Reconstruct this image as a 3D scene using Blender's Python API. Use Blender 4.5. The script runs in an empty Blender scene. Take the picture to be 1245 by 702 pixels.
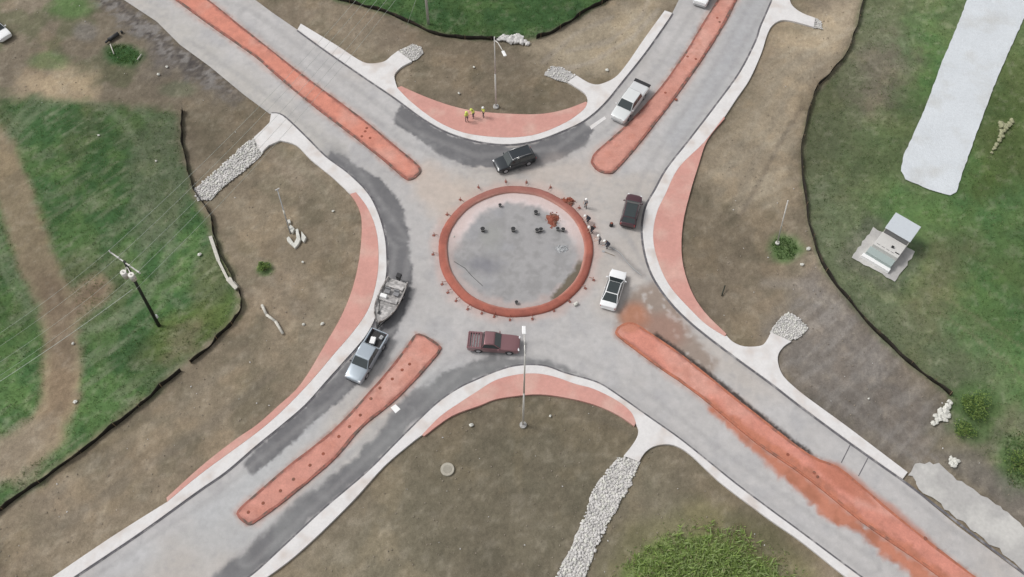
import bpy, bmesh, math, random
import numpy as np
from mathutils import Vector, Matrix
from mathutils.geometry import delaunay_2d_cdt
random.seed(7)
R = math.radians
S = bpy.context.scene
COL = S.collection

# ------------------------------------------------------------------ camera, world, sun, exposure
FPX, TILT, CAMH = 1150.0, R(30.1), 87.6           # focal length in photo pixels, tilt from nadir, height
cam = bpy.data.objects.new('camera', bpy.data.cameras.new('camera'))
COL.objects.link(cam); S.camera = cam
cam.data.sensor_width = 36.0; cam.data.lens = 36.0*FPX/1245.0
cam.data.clip_end = 3000; cam.data.clip_start = 1.0
cam.location = (0, 0, CAMH); cam.rotation_euler = (TILT, 0, 0)
W = bpy.data.worlds.new('World'); S.world = W; W.use_nodes = True
nt = W.node_tree; bg = nt.nodes['Background']
sky = nt.nodes.new('ShaderNodeTexSky'); sky.sky_type = 'NISHITA'; sky.sun_disc = False
SUN_EL, SUN_AZ = R(52), R(285)                    # azimuth clockwise from +Y
sky.sun_elevation = SUN_EL; sky.sun_rotation = SUN_AZ
sky.dust_density = 3.0; sky.air_density = 1.0
hs = nt.nodes.new('ShaderNodeHueSaturation'); hs.inputs['Saturation'].default_value = 0.10
nt.links.new(sky.outputs[0], hs.inputs['Color']); nt.links.new(hs.outputs[0], bg.inputs[0])
bg.inputs[1].default_value = 0.15
sun = bpy.data.objects.new('sun', bpy.data.lights.new('sun', 'SUN')); COL.objects.link(sun)
sun.data.energy = 1.5; sun.data.angle = R(14); sun.data.color = (1, 0.965, 0.92)
d = Vector((math.sin(SUN_AZ)*math.cos(SUN_EL), math.cos(SUN_AZ)*math.cos(SUN_EL), math.sin(SUN_EL)))
sun.rotation_euler = d.to_track_quat('Z', 'Y').to_euler(); sun.location = d*150
S.view_settings.view_transform = 'Standard'; S.view_settings.look = 'None'
S.view_settings.gamma = 1; S.view_settings.exposure = 0.03
S.view_settings.use_curve_mapping = False
S.cycles.max_bounces = 5

# ------------------------------------------------------------------ survey: photo pixel -> point on the ground
def P(u, v, z=0.0):
    x = (u-622.5)/FPX; y = -(v-351)/FPX
    dy = y*math.cos(TILT)+math.sin(TILT); dz = y*math.sin(TILT)-math.cos(TILT)
    t = (CAMH-z)/-dz
    return Vector((x*t, dy*t, z))
def to_px(X, Y):                                  # world ground (numpy) -> photo pixels, for laying out ground cover
    c, s = math.cos(TILT), math.sin(TILT)
    zc = -(Y*s*-1 + (-CAMH)*c)                    # depth
    depth = Y*s + CAMH*c
    yc = Y*c - CAMH*s
    return 622.5+FPX*X/depth, 351-FPX*yc/depth
def pole_height(b, t):
    B = P(*b); best = (1e9, 5)
    for k in range(4, 200):
        h = k*0.1; e = (P(t[0], t[1], h).xy-B.xy).length
        if e < best[0]: best = (e, h)
    return best[1]
def smooth(pts, n=5, closed=False):               # Catmull-Rom through pixel points
    pts = [Vector(p) for p in pts]; out = []; m = len(pts)
    for i in range(m if closed else m-1):
        g = (lambda k: pts[k % m]) if closed else (lambda k: pts[max(0, min(m-1, k))])
        a, b, c, d_ = g(i-1), g(i), g(i+1), g(i+2)
        for j in range(n):
            t = j/n
            out.append(0.5*((2*b)+(c-a)*t+(2*a-5*b+4*c-d_)*t*t+(3*b-a-3*c+d_)*t**3))
    if not closed: out.append(pts[-1])
    return [tuple(p) for p in out]
def W2(pts): return [tuple(P(*p).xy) for p in pts]

# ------------------------------------------------------------------ numpy noise and masks
def _h(ix, iy, seed):
    n = (ix.astype(np.int64)*374761393+iy.astype(np.int64)*668265263+seed*974711) & 0x7fffffff
    n = ((n ^ (n >> 13))*1274126177) & 0x7fffffff
    return ((n ^ (n >> 16)) & 0xffff)/65535.0
def vnoise(x, y, seed=0):
    ix, iy = np.floor(x), np.floor(y); fx, fy = x-ix, y-iy
    fx = fx*fx*(3-2*fx); fy = fy*fy*(3-2*fy)
    a, b = _h(ix, iy, seed), _h(ix+1, iy, seed); c, d_ = _h(ix, iy+1, seed), _h(ix+1, iy+1, seed)
    return (a*(1-fx)+b*fx)*(1-fy)+(c*(1-fx)+d_*fx)*fy
def fbm(x, y, scale, seed=0, o=4):
    r = 0; a = 1; t = 0
    for k in range(o):
        r = r+a*vnoise(x*scale*2**k+17.3*k, y*scale*2**k-9.1*k, seed+k); t += a; a *= 0.55
    return r/t
def sdf(x, y, poly, closed=True):                 # negative inside
    P_ = np.array(poly, float); n = len(P_); d2 = np.full(x.shape, 1e18); ins = np.zeros(x.shape, bool)
    for i in range(n if closed else n-1):
        ax, ay = P_[i][:2]; bx, by = P_[(i+1) % n][:2]; ex, ey = bx-ax, by-ay
        t = np.clip(((x-ax)*ex+(y-ay)*ey)/(ex*ex+ey*ey+1e-12), 0, 1)
        d2 = np.minimum(d2, (x-ax-t*ex)**2+(y-ay-t*ey)**2)
        if closed and ay != by:
            c = ((ay > y) != (by > y)) & (x < (bx-ax)*(y-ay)/(by-ay)+ax); ins ^= c
    d_ = np.sqrt(d2)
    return np.where(ins, -d_, d_) if closed else d_
def sstep(a, b, x):
    t = np.clip((x-a)/(b-a), 0, 1); return t*t*(3-2*t)

# ------------------------------------------------------------------ materials
def mat(name, color=None, rough=0.9, noises=((3.0, .12), (25.0, .12)), bump=0.0, bscale=8.0, metal=0.0, attr=None, coat=0.0, spec=0.3, tint=None, stretch=None):
    m = bpy.data.materials.new(name); m.use_nodes = True; t = m.node_tree; b = t.nodes['Principled BSDF']
    b.inputs['Roughness'].default_value = rough; b.inputs['Metallic'].default_value = metal
    b.inputs['Specular IOR Level'].default_value = spec; b.inputs['Coat Weight'].default_value = coat
    tc = t.nodes.new('ShaderNodeTexCoord')
    if attr:
        src = t.nodes.new('ShaderNodeAttribute'); src.attribute_name = attr; out = src.outputs['Color']
    else:
        src = t.nodes.new('ShaderNodeRGB'); src.outputs[0].default_value = (*color, 1); out = src.outputs[0]
    vec = tc.outputs['Object']
    if stretch:
        mp = t.nodes.new('ShaderNodeMapping'); mp.inputs['Scale'].default_value = stretch
        t.links.new(vec, mp.inputs[0]); vec = mp.outputs[0]
    if tint:                                      # second colour in patches: (colour, scale, low, high)
        n = t.nodes.new('ShaderNodeTexNoise'); n.inputs['Scale'].default_value = tint[1]; n.inputs['Detail'].default_value = 6
        t.links.new(vec, n.inputs['Vector'])
        mr = t.nodes.new('ShaderNodeMapRange'); mr.inputs[1].default_value = tint[2]; mr.inputs[2].default_value = tint[3]
        t.links.new(n.outputs[0], mr.inputs[0])
        mx = t.nodes.new('ShaderNodeMix'); mx.data_type = 'RGBA'
        t.links.new(mr.outputs[0], mx.inputs[0]); t.links.new(out, mx.inputs[6]); mx.inputs[7].default_value = (*tint[0], 1)
        out = mx.outputs[2]
    for i, (sc, am) in enumerate(noises):
        n = t.nodes.new('ShaderNodeTexNoise'); n.inputs['Scale'].default_value = sc; n.inputs['Detail'].default_value = 5
        n.inputs['Roughness'].default_value = 0.65
        t.links.new(vec, n.inputs['Vector'])
        mr = t.nodes.new('ShaderNodeMapRange'); mr.inputs[1].default_value = 0.25; mr.inputs[2].default_value = 0.75
        mr.inputs[3].default_value = 1-am; mr.inputs[4].default_value = 1+am
        t.links.new(n.outputs[0], mr.inputs[0])
        vm = t.nodes.new('ShaderNodeVectorMath'); vm.operation = 'SCALE'
        t.links.new(out, vm.inputs[0]); t.links.new(mr.outputs[0], vm.inputs['Scale']); out = vm.outputs[0]
    t.links.new(out, b.inputs['Base Color'])
    if bump:
        n = t.nodes.new('ShaderNodeTexNoise'); n.inputs['Scale'].default_value = bscale; n.inputs['Detail'].default_value = 8
        t.links.new(tc.outputs['Object'], n.inputs['Vector'])
        bp = t.nodes.new('ShaderNodeBump'); bp.inputs['Distance'].default_value = bump; bp.inputs['Strength'].default_value = 1.0
        t.links.new(n.outputs[0], bp.inputs['Height']); t.links.new(bp.outputs[0], b.inputs['Normal'])
    return m
def plain(name, c, rough=0.6, metal=0.0, coat=0.0, spec=0.5, am=0.05):
    return mat(name, c, rough, ((6.0, am),), metal=metal, coat=coat, spec=spec)
M = {}
M['ground'] = mat('ground', attr='tone', rough=1.0, noises=((0.35, .10), (2.2, .16), (9.0, .20)), bump=0.10, bscale=2.5, spec=0.1)
M['road'] = mat('road_concrete', attr='tone', rough=0.9, noises=((0.25, .05), (1.6, .06), (12.0, .07)), bump=0.01, bscale=10, spec=0.2)
M['asphalt'] = mat('asphalt', (.180, .178, .200), 0.9, ((0.5, .16), (3.0, .12), (14.0, .12)), bump=0.01, bscale=12, tint=((.245, .245, .255), 0.45, .50, .66), spec=0.2)
M['walk'] = mat('pale_concrete', (.64, .625, .62), 0.85, ((0.6, .06), (4.0, .07), (18.0, .05)), bump=0.006, bscale=6, tint=((.54, .49, .46), 0.5, .50, .72), spec=0.25)
M['apron'] = mat('red_concrete', (.54, .285, .245), 0.85, ((0.5, .08), (3.0, .08), (14.0, .06)), bump=0.008, bscale=6, tint=((.56, .35, .30), 0.35, .48, .68), spec=0.25)
M['island'] = mat('island_red_concrete', (.56, .245, .185), 0.85, ((0.5, .08), (3.0, .09), (14.0, .06)), bump=0.008, bscale=6, tint=((.60, .31, .25), 0.3, .42, .66), spec=0.25)
M['island2'] = mat('island_dusty_red_concrete', (.54, .27, .215), 0.85, ((0.5, .08), (3.0, .09), (14.0, .06)), bump=0.008, bscale=6, tint=((.57, .34, .29), 0.3, .45, .66), spec=0.25)
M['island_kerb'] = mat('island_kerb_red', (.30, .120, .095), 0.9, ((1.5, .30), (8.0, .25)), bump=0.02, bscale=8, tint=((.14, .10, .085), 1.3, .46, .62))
M['muddy_kerb'] = mat('muddy_kerb', (.40, .150, .095), 0.95, ((1.5, .2), (8.0, .2)), bump=0.02, bscale=8, tint=((.25, .12, .09), 0.9, .54, .66))
M['ring'] = mat('ring_red_concrete', attr='tone', rough=0.85, noises=((1.0, .12), (7.0, .12)), bump=0.02, bscale=6)
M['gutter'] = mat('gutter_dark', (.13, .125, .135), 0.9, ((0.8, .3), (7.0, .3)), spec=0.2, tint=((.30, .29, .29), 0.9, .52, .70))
M['gravel'] = mat('white_gravel', (.57, .60, .63), 0.95, ((0.3, .06), (3.0, .07), (14.0, .14)), bump=0.05, bscale=9, tint=((.50, .51, .51), 0.25, .50, .72))
M['slab'] = mat('worn_slab', (.40, .39, .38), 0.9, ((0.4, .10), (3.0, .10)), bump=0.01, bscale=8, tint=((.50, .49, .47), 0.3, .45, .6))
M['stone'] = mat('pale_stone', (.53, .515, .50), 0.9, ((1.3, .30), (4.0, .20)), bump=0.02, bscale=10)
M['stone2'] = mat('white_stone', (.58, .575, .53), 0.9, ((1.3, .15), (9.0, .1)), bump=0.02, bscale=10)
M['fabric'] = mat('black_geotextile', (.020, .017, .013), 0.9, ((2.0, .5), (10.0, .4)), tint=((.06, .048, .03), 0.8, .58, .72))
M['wood'] = mat('raw_wood', (.22, .16, .10), 0.8, ((3.0, .3),))
M['palewood'] = mat('bleached_timber', (.52, .50, .45), 0.8, ((3.0, .2),))
M['polewood'] = mat('creosoted_wood', (.030, .034, .026), 0.8, ((3.0, .4),))
M['galv'] = plain('galvanised_steel', (.62, .60, .57), 0.5, .2)
M['white'] = plain('white_paint', (.80, .80, .80), 0.35)
M['grey'] = plain('mid_grey', (.35, .36, .37), 0.6)
M['black'] = plain('black_plastic', (.02, .02, .022), 0.55)
M['tyre'] = plain('tyre_rubber', (.022, .022, .024), 0.8)
M['rim'] = plain('alloy_rim', (.50, .50, .52), 0.3, .7)
M['glass'] = plain('dark_glass', (.030, .040, .042), 0.06, 0.0, 0.3, 0.6)
M['lamp_glass'] = plain('headlight_lens', (.75, .76, .78), 0.1, 0, .5)
M['tail_glass'] = plain('taillight_lens', (.35, .02, .02), 0.15, 0, .5)
M['chrome'] = plain('chrome', (.6, .6, .6), 0.2, .9)
M['rust'] = mat('rusty_soil', (.27, .09, .06), 1.0, ((2.0, .3), (12.0, .3)), bump=0.05, bscale=6, tint=((.17, .10, .075), 1.5, .5, .65))
M['wire'] = plain('weathered_wire', (.42, .46, .42), 0.5, .3)
M['hivis'] = plain('hi_vis_yellow', (.72, .80, .16), 0.7)
M['skin'] = plain('skin', (.42, .25, .18), 0.6)
M['denim'] = plain('dark_trousers', (.045, .050, .07), 0.9)
M['khaki'] = plain('grey_shirt', (.24, .24, .25), 0.9)
M['boot'] = plain('boot_leather', (.06, .04, .03), 0.7)
M['whitehat'] = plain('helmet_white', (.82, .82, .80), 0.35)

def green(name, c, rough=0.75):
    m = mat(name, c, rough, ((0.8, .25), (5.0, .25)), spec=0.2); t = m.node_tree; b = t.nodes['Principled BSDF']
    tr = t.nodes.new('ShaderNodeBsdfTranslucent'); t.links.new(b.inputs['Base Color'].links[0].from_socket, tr.inputs[0])
    mx = t.nodes.new('ShaderNodeMixShader'); mx.inputs[0].default_value = .45; o = t.nodes['Material Output']
    t.links.new(b.outputs[0], mx.inputs[1]); t.links.new(tr.outputs[0], mx.inputs[2]); t.links.new(mx.outputs[0], o.inputs[0]); return m
M['g1'] = green('leaf_dark', (.070, .130, .045)); M['g2'] = green('leaf_mid', (.120, .200, .060)); M['g3'] = green('leaf_bright', (.20, .30, .095)); M['g4'] = green('leaf_dry', (.36, .33, .20)); M['w1'] = green('weed_dark', (.20, .29, .08)); M['w2'] = green('weed_mid', (.33, .44, .14)); M['w3'] = green('weed_light', (.40, .50, .22))

# ------------------------------------------------------------------ object helpers
def tag(o, label=None, cat=None, group=None, kind=None):
    if label: o['label'] = label
    if cat: o['category'] = cat
    if group: o['group'] = group
    if kind: o['kind'] = kind
    return o
def empty(name, loc=(0, 0, 0), rz=0.0, label=None, cat=None, group=None):
    o = bpy.data.objects.new(name, None); COL.objects.link(o); o.location = loc; o.rotation_euler = (0, 0, rz)
    o.empty_display_size = 0.3
    return tag(o, label, cat, group)
def link(name, me, parent=None):
    o = bpy.data.objects.new(name, me); COL.objects.link(o)
    if parent: o.parent = parent
    return o
def from_bm(name, bm, m, parent=None, smooth_=False, bev=0, seg=2):
    me = bpy.data.meshes.new(name)
    bm.normal_update(); bm.to_mesh(me); bm.free()
    for x in (m if isinstance(m, (list, tuple)) else [m]): me.materials.append(x)
    if smooth_:
        me.polygons.foreach_set('use_smooth', [True]*len(me.polygons))
    o = link(name, me, parent)
    if bev:
        md = o.modifiers.new('bevel', 'BEVEL'); md.width = bev; md.segments = seg; md.limit_method = 'ANGLE'; md.angle_limit = R(35)
    return o
def copy_tree(o, parent=None):
    c = o.copy(); COL.objects.link(c)
    if parent: c.parent = parent
    for ch in list(o.children): copy_tree(ch, c)
    return c
def box(bm, c, s, rz=0, mi=0, rot=None):
    r = bmesh.ops.create_cube(bm, size=1.0)
    mt = Matrix.Translation(c) @ (rot if rot else Matrix.Rotation(rz, 4, 'Z')) @ Matrix.Diagonal((*s, 1))
    bmesh.ops.transform(bm, matrix=mt, verts=r['verts'])
    for f in {f for v in r['verts'] for f in v.link_faces}: f.material_index = mi
def tube(bm, a, b, r0, r1=None, n=8, mi=0, cap=True):
    a, b = Vector(a), Vector(b); r1 = r0 if r1 is None else r1
    q = (b-a).to_track_quat('Z', 'Y'); rings = []
    for p, r in ((a, r0), (b, r1)):
        rings.append([bm.verts.new(p+q @ Vector((r*math.cos(2*math.pi*k/n), r*math.sin(2*math.pi*k/n), 0))) for k in range(n)])
    for k in range(n):
        f = bm.faces.new((rings[0][k], rings[0][(k+1) % n], rings[1][(k+1) % n], rings[1][k])); f.material_index = mi; f.smooth = True
    if cap:
        bm.faces.new(rings[0][::-1]).material_index = mi; bm.faces.new(rings[1]).material_index = mi
def rock(bm, c, s, seed=None, flat=0.6, mi=0):
    r = bmesh.ops.create_icosphere(bm, subdivisions=1, radius=1.0)
    rz = Matrix.Rotation(random.uniform(0, 6.28), 4, 'Z')
    for v in r['verts']:
        k = random.uniform(.72, 1.15)
        v.co = Vector(c)+rz @ Vector((v.co.x*s*k*random.uniform(.9, 1.1), v.co.y*s*k*.8, v.co.z*s*flat*k))
    for f in {f for v in r['verts'] for f in v.link_faces}: f.material_index = mi
def inside(p, pts):
    c = False
    for i in range(len(pts)):
        (ax_, ay_), (bx_, by_) = pts[i-1], pts[i]
        if (ay_ > p[1]) != (by_ > p[1]) and p[0] < (bx_-ax_)*(p[1]-ay_)/(by_-ay_)+ax_: c = not c
    return c
def prism(name, pts, z0, z1, m, parent=None, bev=0.0):   # pts: world xy outline
    bm = bmesh.new()
    a = sum(pts[i][0]*pts[(i+1) % len(pts)][1]-pts[(i+1) % len(pts)][0]*pts[i][1] for i in range(len(pts)))
    if a < 0: pts = pts[::-1]
    lo = [bm.verts.new((x, y, z0)) for x, y in pts]; hi = [bm.verts.new((x, y, z1)) for x, y in pts]
    n = len(pts)
    for i in range(n): bm.faces.new((lo[i], lo[(i+1) % n], hi[(i+1) % n], hi[i]))
    V, _, F, _, _, _ = delaunay_2d_cdt([Vector(p) for p in pts], [(i, (i+1) % n) for i in range(n)], [], 0, 1e-5)
    tv = [bm.verts.new((v.x, v.y, z1)) for v in V]
    for f in F:
        area = sum(V[f[i]].cross(V[f[(i+1) % len(f)]]) for i in range(len(f)))
        if abs(area) < 1e-7: continue
        f = bm.faces.new([tv[k] for k in (f if area > 0 else f[::-1])])
        if not inside(f.calc_center_median(), pts): bm.faces.remove(f)
    bmesh.ops.remove_doubles(bm, verts=bm.verts, dist=1e-4)
    return from_bm(name, bm, m, parent, bev=bev)
def cdt_sheet(name, pts, z, m, step, tone=None, parent=None, jitter=0.0, zf=None):
    out = []                                       # dense outline
    for i in range(len(pts)):
        a, b = Vector(pts[i]), Vector(pts[(i+1) % len(pts)]); k = max(1, int((b-a).length/step))
        for j in range(k):
            p = a.lerp(b, j/k)
            if jitter:
                p = p+Vector((random.uniform(-1, 1), random.uniform(-1, 1)))*jitter
            out.append(p)
    X = [p.x for p in out]; Y = [p.y for p in out]
    gx, gy = np.meshgrid(np.arange(min(X), max(X), step), np.arange(min(Y), max(Y), step))
    rs_ = np.random.RandomState(3); gx = gx.ravel()+rs_.uniform(-.33, .33, gx.size)*step; gy = gy.ravel()+rs_.uniform(-.33, .33, gy.size)*step
    s = sdf(gx, gy, [(p.x, p.y) for p in out]); k = s < -step*0.5
    vs = out+[Vector((a, b)) for a, b in zip(gx[k], gy[k])]
    n = len(out)
    V, E_, F, _, _, _ = delaunay_2d_cdt(vs, [(i, (i+1) % n) for i in range(n)], [], 1, 1e-5)
    me = bpy.data.meshes.new(name)
    co = np.array([(v.x, v.y) for v in V]); zz = np.full(len(co), z)
    if zf is not None: zz = zz+zf(co[:, 0], co[:, 1])
    F = [f if (V[f[1]]-V[f[0]]).cross(V[f[2]]-V[f[0]]) > 0 else f[::-1] for f in F]
    me.from_pydata([(a, b, c) for (a, b), c in zip(co, zz)], [], F)
    me.materials.append(m)
    if tone: set_tone(me, tone(co[:, 0], co[:, 1]))
    me.update()
    return link(name, me, parent)
def set_tone(me, rgb):
    at = me.color_attributes.new('tone', 'FLOAT_COLOR', 'POINT')
    arr = np.ones((len(me.vertices), 4), np.float32); arr[:, :3] = np.clip(rgb, 0.005, .9); at.data.foreach_set('color', arr.ravel())
def struct(o): o['kind'] = 'structure'; return o

# ------------------------------------------------------------------ traced plan of the junction (photo pixels)
W_in = [(330, 139), (344, 142), (371.5, 167.5), (395.5, 191.5), (423, 212), (447, 236), (460, 261), (468, 290), (470, 315), (469.5, 336), (464, 361), (457, 386), (445, 409), (423, 435), (396, 465), (371, 493), (342, 518), (310, 544), (275, 574), (239, 599), (171, 648), (92, 701), (40, 737)]
W_mid = [(433, 235), (446, 252), (456, 275), (460, 298), (460, 328), (455.5, 354), (447, 379), (430, 404), (406, 432), (377, 466), (344, 500), (310, 529), (246, 576), (204, 611)]
W_out = [(426, 237), (435, 251), (440, 271), (438, 309), (430, 348), (416, 384), (395, 421), (366, 468), (338, 495), (312, 518), (287, 535), (246, 567), (203, 606)]
W_white_hi = [(341, 172), (361, 178), (378, 195), (406, 218), (426, 237)]
W_white_lo = [(202, 612), (137, 653), (66, 701), (15, 735)]
N_in = [(362, 37), (395.5, 61.5), (447, 97), (481, 120), (515, 145), (546, 162), (583, 173), (620, 176.5), (654, 171), (681.5, 161), (709, 148), (733, 128), (757, 99), (784, 65), (811.5, 26), (817, 17)]
N_mid = [(483, 108), (501, 126), (529, 147), (556, 160), (583, 166), (620, 168.5), (654, 164), (688, 150), (709, 135), (714, 126)]
N_out = [(488, 106), (515, 118), (549, 130), (583, 137), (630, 140), (661, 139.5), (688, 134), (712, 125)]
E_in = [(943, -8), (932, 18), (925, 34), (919, 52), (900, 89), (873, 126.5), (839, 171), (811.5, 206), (797, 232), (786, 252), (781.5, 276), (784, 305), (794, 336), (815, 367), (842, 394), (876, 421), (907, 444), (940, 468), (976, 496), (1027.6, 534), (1064, 560), (1097, 583)]
E_mid = [(880, 143), (856, 174), (825, 205), (809, 237), (798, 261), (794, 291), (801, 322), (815, 350), (839, 377), (859, 396), (881, 410)]
E_out = [(881, 145), (860, 171), (849, 202), (839, 235), (830, 274), (829, 315), (839, 352), (856, 380), (883, 407)]
S_in = [(285, 715), (310, 698), (344, 667), (395.5, 619), (447, 575), (488, 534), (529, 494), (557, 474), (580, 463), (601, 454), (623, 447), (644, 445), (665, 447), (687, 455), (716, 463), (733, 470), (757, 486), (791, 510), (825, 534), (859, 561), (893.5, 589), (940, 624), (966, 643), (1027.6, 689), (1070, 720)]
S_mid = [(513, 530), (535.6, 507), (563, 488), (580, 477), (601, 464), (623, 457.5), (648, 455), (672, 458.5), (700, 468), (722, 474), (750, 488), (767, 502), (773, 515)]
S_out = [(516, 531), (549, 507), (583.5, 494), (601, 487), (623, 483), (655, 480.5), (688, 484.5), (722.5, 493), (750, 505), (771, 519)]

isl = {
 'nw': [(86, -90), (190, -17), (212, 0), (260, 35), (310, 70), (330.5, 88), (372, 123), (412.5, 154), (460, 191), (488, 215), (497, 220), (505, 217), (512, 209), (506, 199), (478, 176), (447, 150), (412, 124), (378, 99), (310, 46), (253, 0), (231, -17), (141, -90)],
 'ne': [(922, -90), (880, -15), (873, 0), (859, 21), (839, 55), (811.5, 96), (784, 129), (757, 157), (726, 184), (719.5, 193), (719, 200), (727, 209), (740, 212), (750, 207), (784, 167.5), (822, 118), (856, 70), (880, 31), (896, 0), (903, -15), (942, -90)],
 'sw': [(506, 407), (518.6, 410), (534.6, 421), (533, 431), (493.7, 475), (466, 500), (440, 521), (408, 558), (372.6, 589), (340, 615), (312, 635), (301, 638.6), (288, 626), (301, 610), (351, 567), (383, 542), (412, 517.5), (451, 475), (473, 450), (494, 423)],
 'se': [(748, 404), (753, 397), (763.5, 393), (774, 395), (795.5, 409), (830, 433), (870, 465), (920, 505), (983, 553), (1018, 568), (1056, 599), (1110, 644), (1180, 698), (1215, 724), (1175, 724), (1110, 679), (1046.5, 635), (983, 584), (920, 540), (868, 497), (836, 472), (804, 450), (780.6, 433), (752, 411)],
}
RC = Vector((0.40, 55.70)); RO, RI = 8.48, 7.50      # central ring: centre, outer and inner radius

road_px = ([(20, -100), (120, -25), (150, 0), (191, 27), (219, 55), (256, 82), (297, 116), (328, 139)] + W_in[1:] +
           [(160, 800), (285, 715)][1:] + S_in + [(1300, 890), (1420, 830), (1245, 700), (1164, 640), (1116, 600), (1097, 584)] +
           E_in[::-1] + [(988, -100), (885, -100), (848, -45), (817, 17)] + N_in[::-1][1:] + [(330, 15), (306, -3), (270, -30), (160, -100)])
road_w = W2(road_px)

# ------------------------------------------------------------------ ground colour plan
DIRT = np.array((.200, .165, .120)); TAN = np.array((.37, .300, .210)); GREY = np.array((.180, .163, .150))
OLIVE = np.array((.135, .135, .080)); DGREEN = np.array((.052, .110, .042)); GREEN = np.array((.096, .165, .060)); SAGE = np.array((.145, .172, .108))
def mix(c, m, col): return c*(1-m[:, None])+col*m[:, None]
west_green = [(-80, 115), (0, 124), (40, 118), (130, 126), (205, 132), (218, 142), (222, 190), (232, 235), (250, 268), (266, 300), (285, 345), (290, 375), (270, 398), (240, 428), (212, 450), (180, 482), (130, 520), (90, 548), (40, 590), (-10, 622), (-90, 680)]
north_green = [(400, -40), (405, 0), (440, 7), (480, 20), (520, 38), (560, 46), (600, 48), (650, 47), (690, 28), (735, 4), (750, -40)]
east_fence = [(1052, -25), (1048, 0), (1036, 50), (1018, 85), (993, 110), (982, 140), (974, 190), (978, 235), (985, 280), (1000, 325), (1030, 365), (1060, 400), (1090, 430), (1122, 457), (1152, 482)]
east_green = east_fence + [(1165, 500), (1185, 545), (1230, 590), (1330, 640), (1500, 500), (1500, -60)]
def ell(u, v, cu, cv, ru, rv): return np.sqrt(((u-cu)/ru)**2+((v-cv)/rv)**2)
def ground_tone(X, Y):
    u, v = to_px(X, Y)
    n1 = fbm(X, Y, .12, 1); n2 = fbm(X, Y, .45, 5); n3 = fbm(X, Y, 1.4, 9, 3); w = (n2-.5)*26+(n3-.5)*14
    c = np.tile(DIRT, (len(X), 1))
    c = mix(c, .7*sstep(.42, .7, n2), np.array((.145, .126, .090)))
    c = mix(c, .5*sstep(.50, .75, n1), np.array((.205, .168, .130)))
    # south verge darker olive, west verge browner, east verges grey or tan
    c = mix(c, .65*sstep(30, -60, sdf(u, v, [(500, 530), (650, 470), (760, 500), (840, 560), (1020, 720), (300, 760), (330, 690)])+w), np.array((.160, .145, .105)))
    c = mix(c, .85*sstep(30, -30, sdf(u, v, [(940, 400), (990, 330), (1030, 370), (1130, 470), (1160, 520), (1110, 570), (1010, 520), (940, 450)])+w), GREY)
    c = mix(c, .9*sstep(25, -25, sdf(u, v, [(960, 40), (1040, 0), (1020, 70), (985, 110), (965, 200), (940, 250), (900, 250), (850, 210), (880, 160), (930, 80)])+w), np.array((.355, .295, .215)))
    c = mix(c, .85*sstep(20, -20, sdf(u, v, [(640, 60), (700, 20), (800, -10), (800, 40), (760, 90), (700, 90)])+w), np.array((.36, .305, .225)))
    sb = fbm((X*.55-Y*.83)*1.6, (X*.83+Y*.55)*.25, .8, 61); c = mix(c, .6*sstep(.52, .68, sb)*sstep(25, -25, sdf(u, v, [(960, 40), (1040, 0), (1020, 70), (985, 110), (965, 200), (960, 260), (900, 270), (840, 230), (880, 160), (930, 80)])), np.array((.36, .31, .235)))
    sc_ = fbm((X*.78+Y*.62)*.3, (X*.62-Y*.78)*1.8, .8, 66); c = mix(c, .5*sstep(.50, .66, sc_)*sstep(25, -25, sdf(u, v, [(940, 400), (990, 330), (1030, 370), (1130, 470), (1160, 520), (1110, 570), (1010, 520), (940, 450)])), np.array((.27, .25, .23)))
    # upper left waste ground
    c = mix(c, .9*sstep(20, -20, sdf(u, v, [(-60, -60), (130, -40), (230, 70), (320, 130), (230, 130), (130, 125), (0, 122), (-60, 115)])+w), np.array((.195, .165, .125)))
    c = mix(c, .85*sstep(.48, .62, fbm(X+40, Y, .22, 31))*sstep(20, -20, sdf(u, v, [(-60, -60), (120, -40), (180, 60), (200, 125), (0, 120), (-60, 115)])), np.array((.128, .128, .080)))
    c = mix(c, .9*sstep(20, -8, sdf(u, v, [(25, 95), (80, 84), (110, 95), (112, 118), (60, 121), (28, 119)])+w), TAN)
    c = mix(c, .75*sstep(14, -14, sdf(u, v, [(130, -10), (150, 3), (190, 30), (222, 60), (258, 86), (298, 120), (285, 125), (240, 95), (215, 88), (180, 95), (185, 60), (150, 25)])+w), np.array((.150, .135, .128)))
    eb_ = sstep(14, -14, sdf(u, v, [(120, -25), (150, 0), (190, 25), (222, 52), (262, 82), (290, 108), (280, 116), (240, 90), (215, 82), (195, 64), (150, 28), (110, -5)])+w)
    c = mix(c, .85*eb_*sstep(.47, .58, n3), np.array((.075, .068, .068))); c = mix(c, .7*eb_*sstep(.50, .40, n3), np.array((.28, .265, .255)))
    for (cu, cv, ru, rv, k, col) in ((150, 66, 26, 15, 1, DGREEN*1.15), (85, 8, 30, 16, .8, GREEN*1.2), (58, 74, 26, 12, .5, GREEN*1.3), (215, 108, 24, 10, .5, SAGE)):
        c = mix(c, k*sstep(1.25, .55, ell(u, v, cu, cv, ru, rv)+w/60), col)
    c = mix(c, .8*sstep(1.3, .6, ell(u, v, 103, 38, 16, 12)+w/60), np.array((.20, .185, .165)))
    # west meadow
    m = sstep(9, -9, sdf(u, v, west_green)+w*.55)
    g = np.tile(DGREEN, (len(X), 1))
    g = mix(g, .75*sstep(.40, .66, n2), GREEN)
    g = mix(g, .60*sstep(.48, .72, fbm(X, Y*.6, .16, 20)), OLIVE*.85)
    sa = fbm((X+Y)*.25, (X-Y)*1.4, .8, 50); g = mix(g, .55*sstep(.50, .72, sa), SAGE*1.1)
    st = np.minimum(np.abs(ell(u, v, 90, 250, 95, 130)-1), np.abs(ell(u, v, 100, 250, 112, 150)-1))
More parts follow.
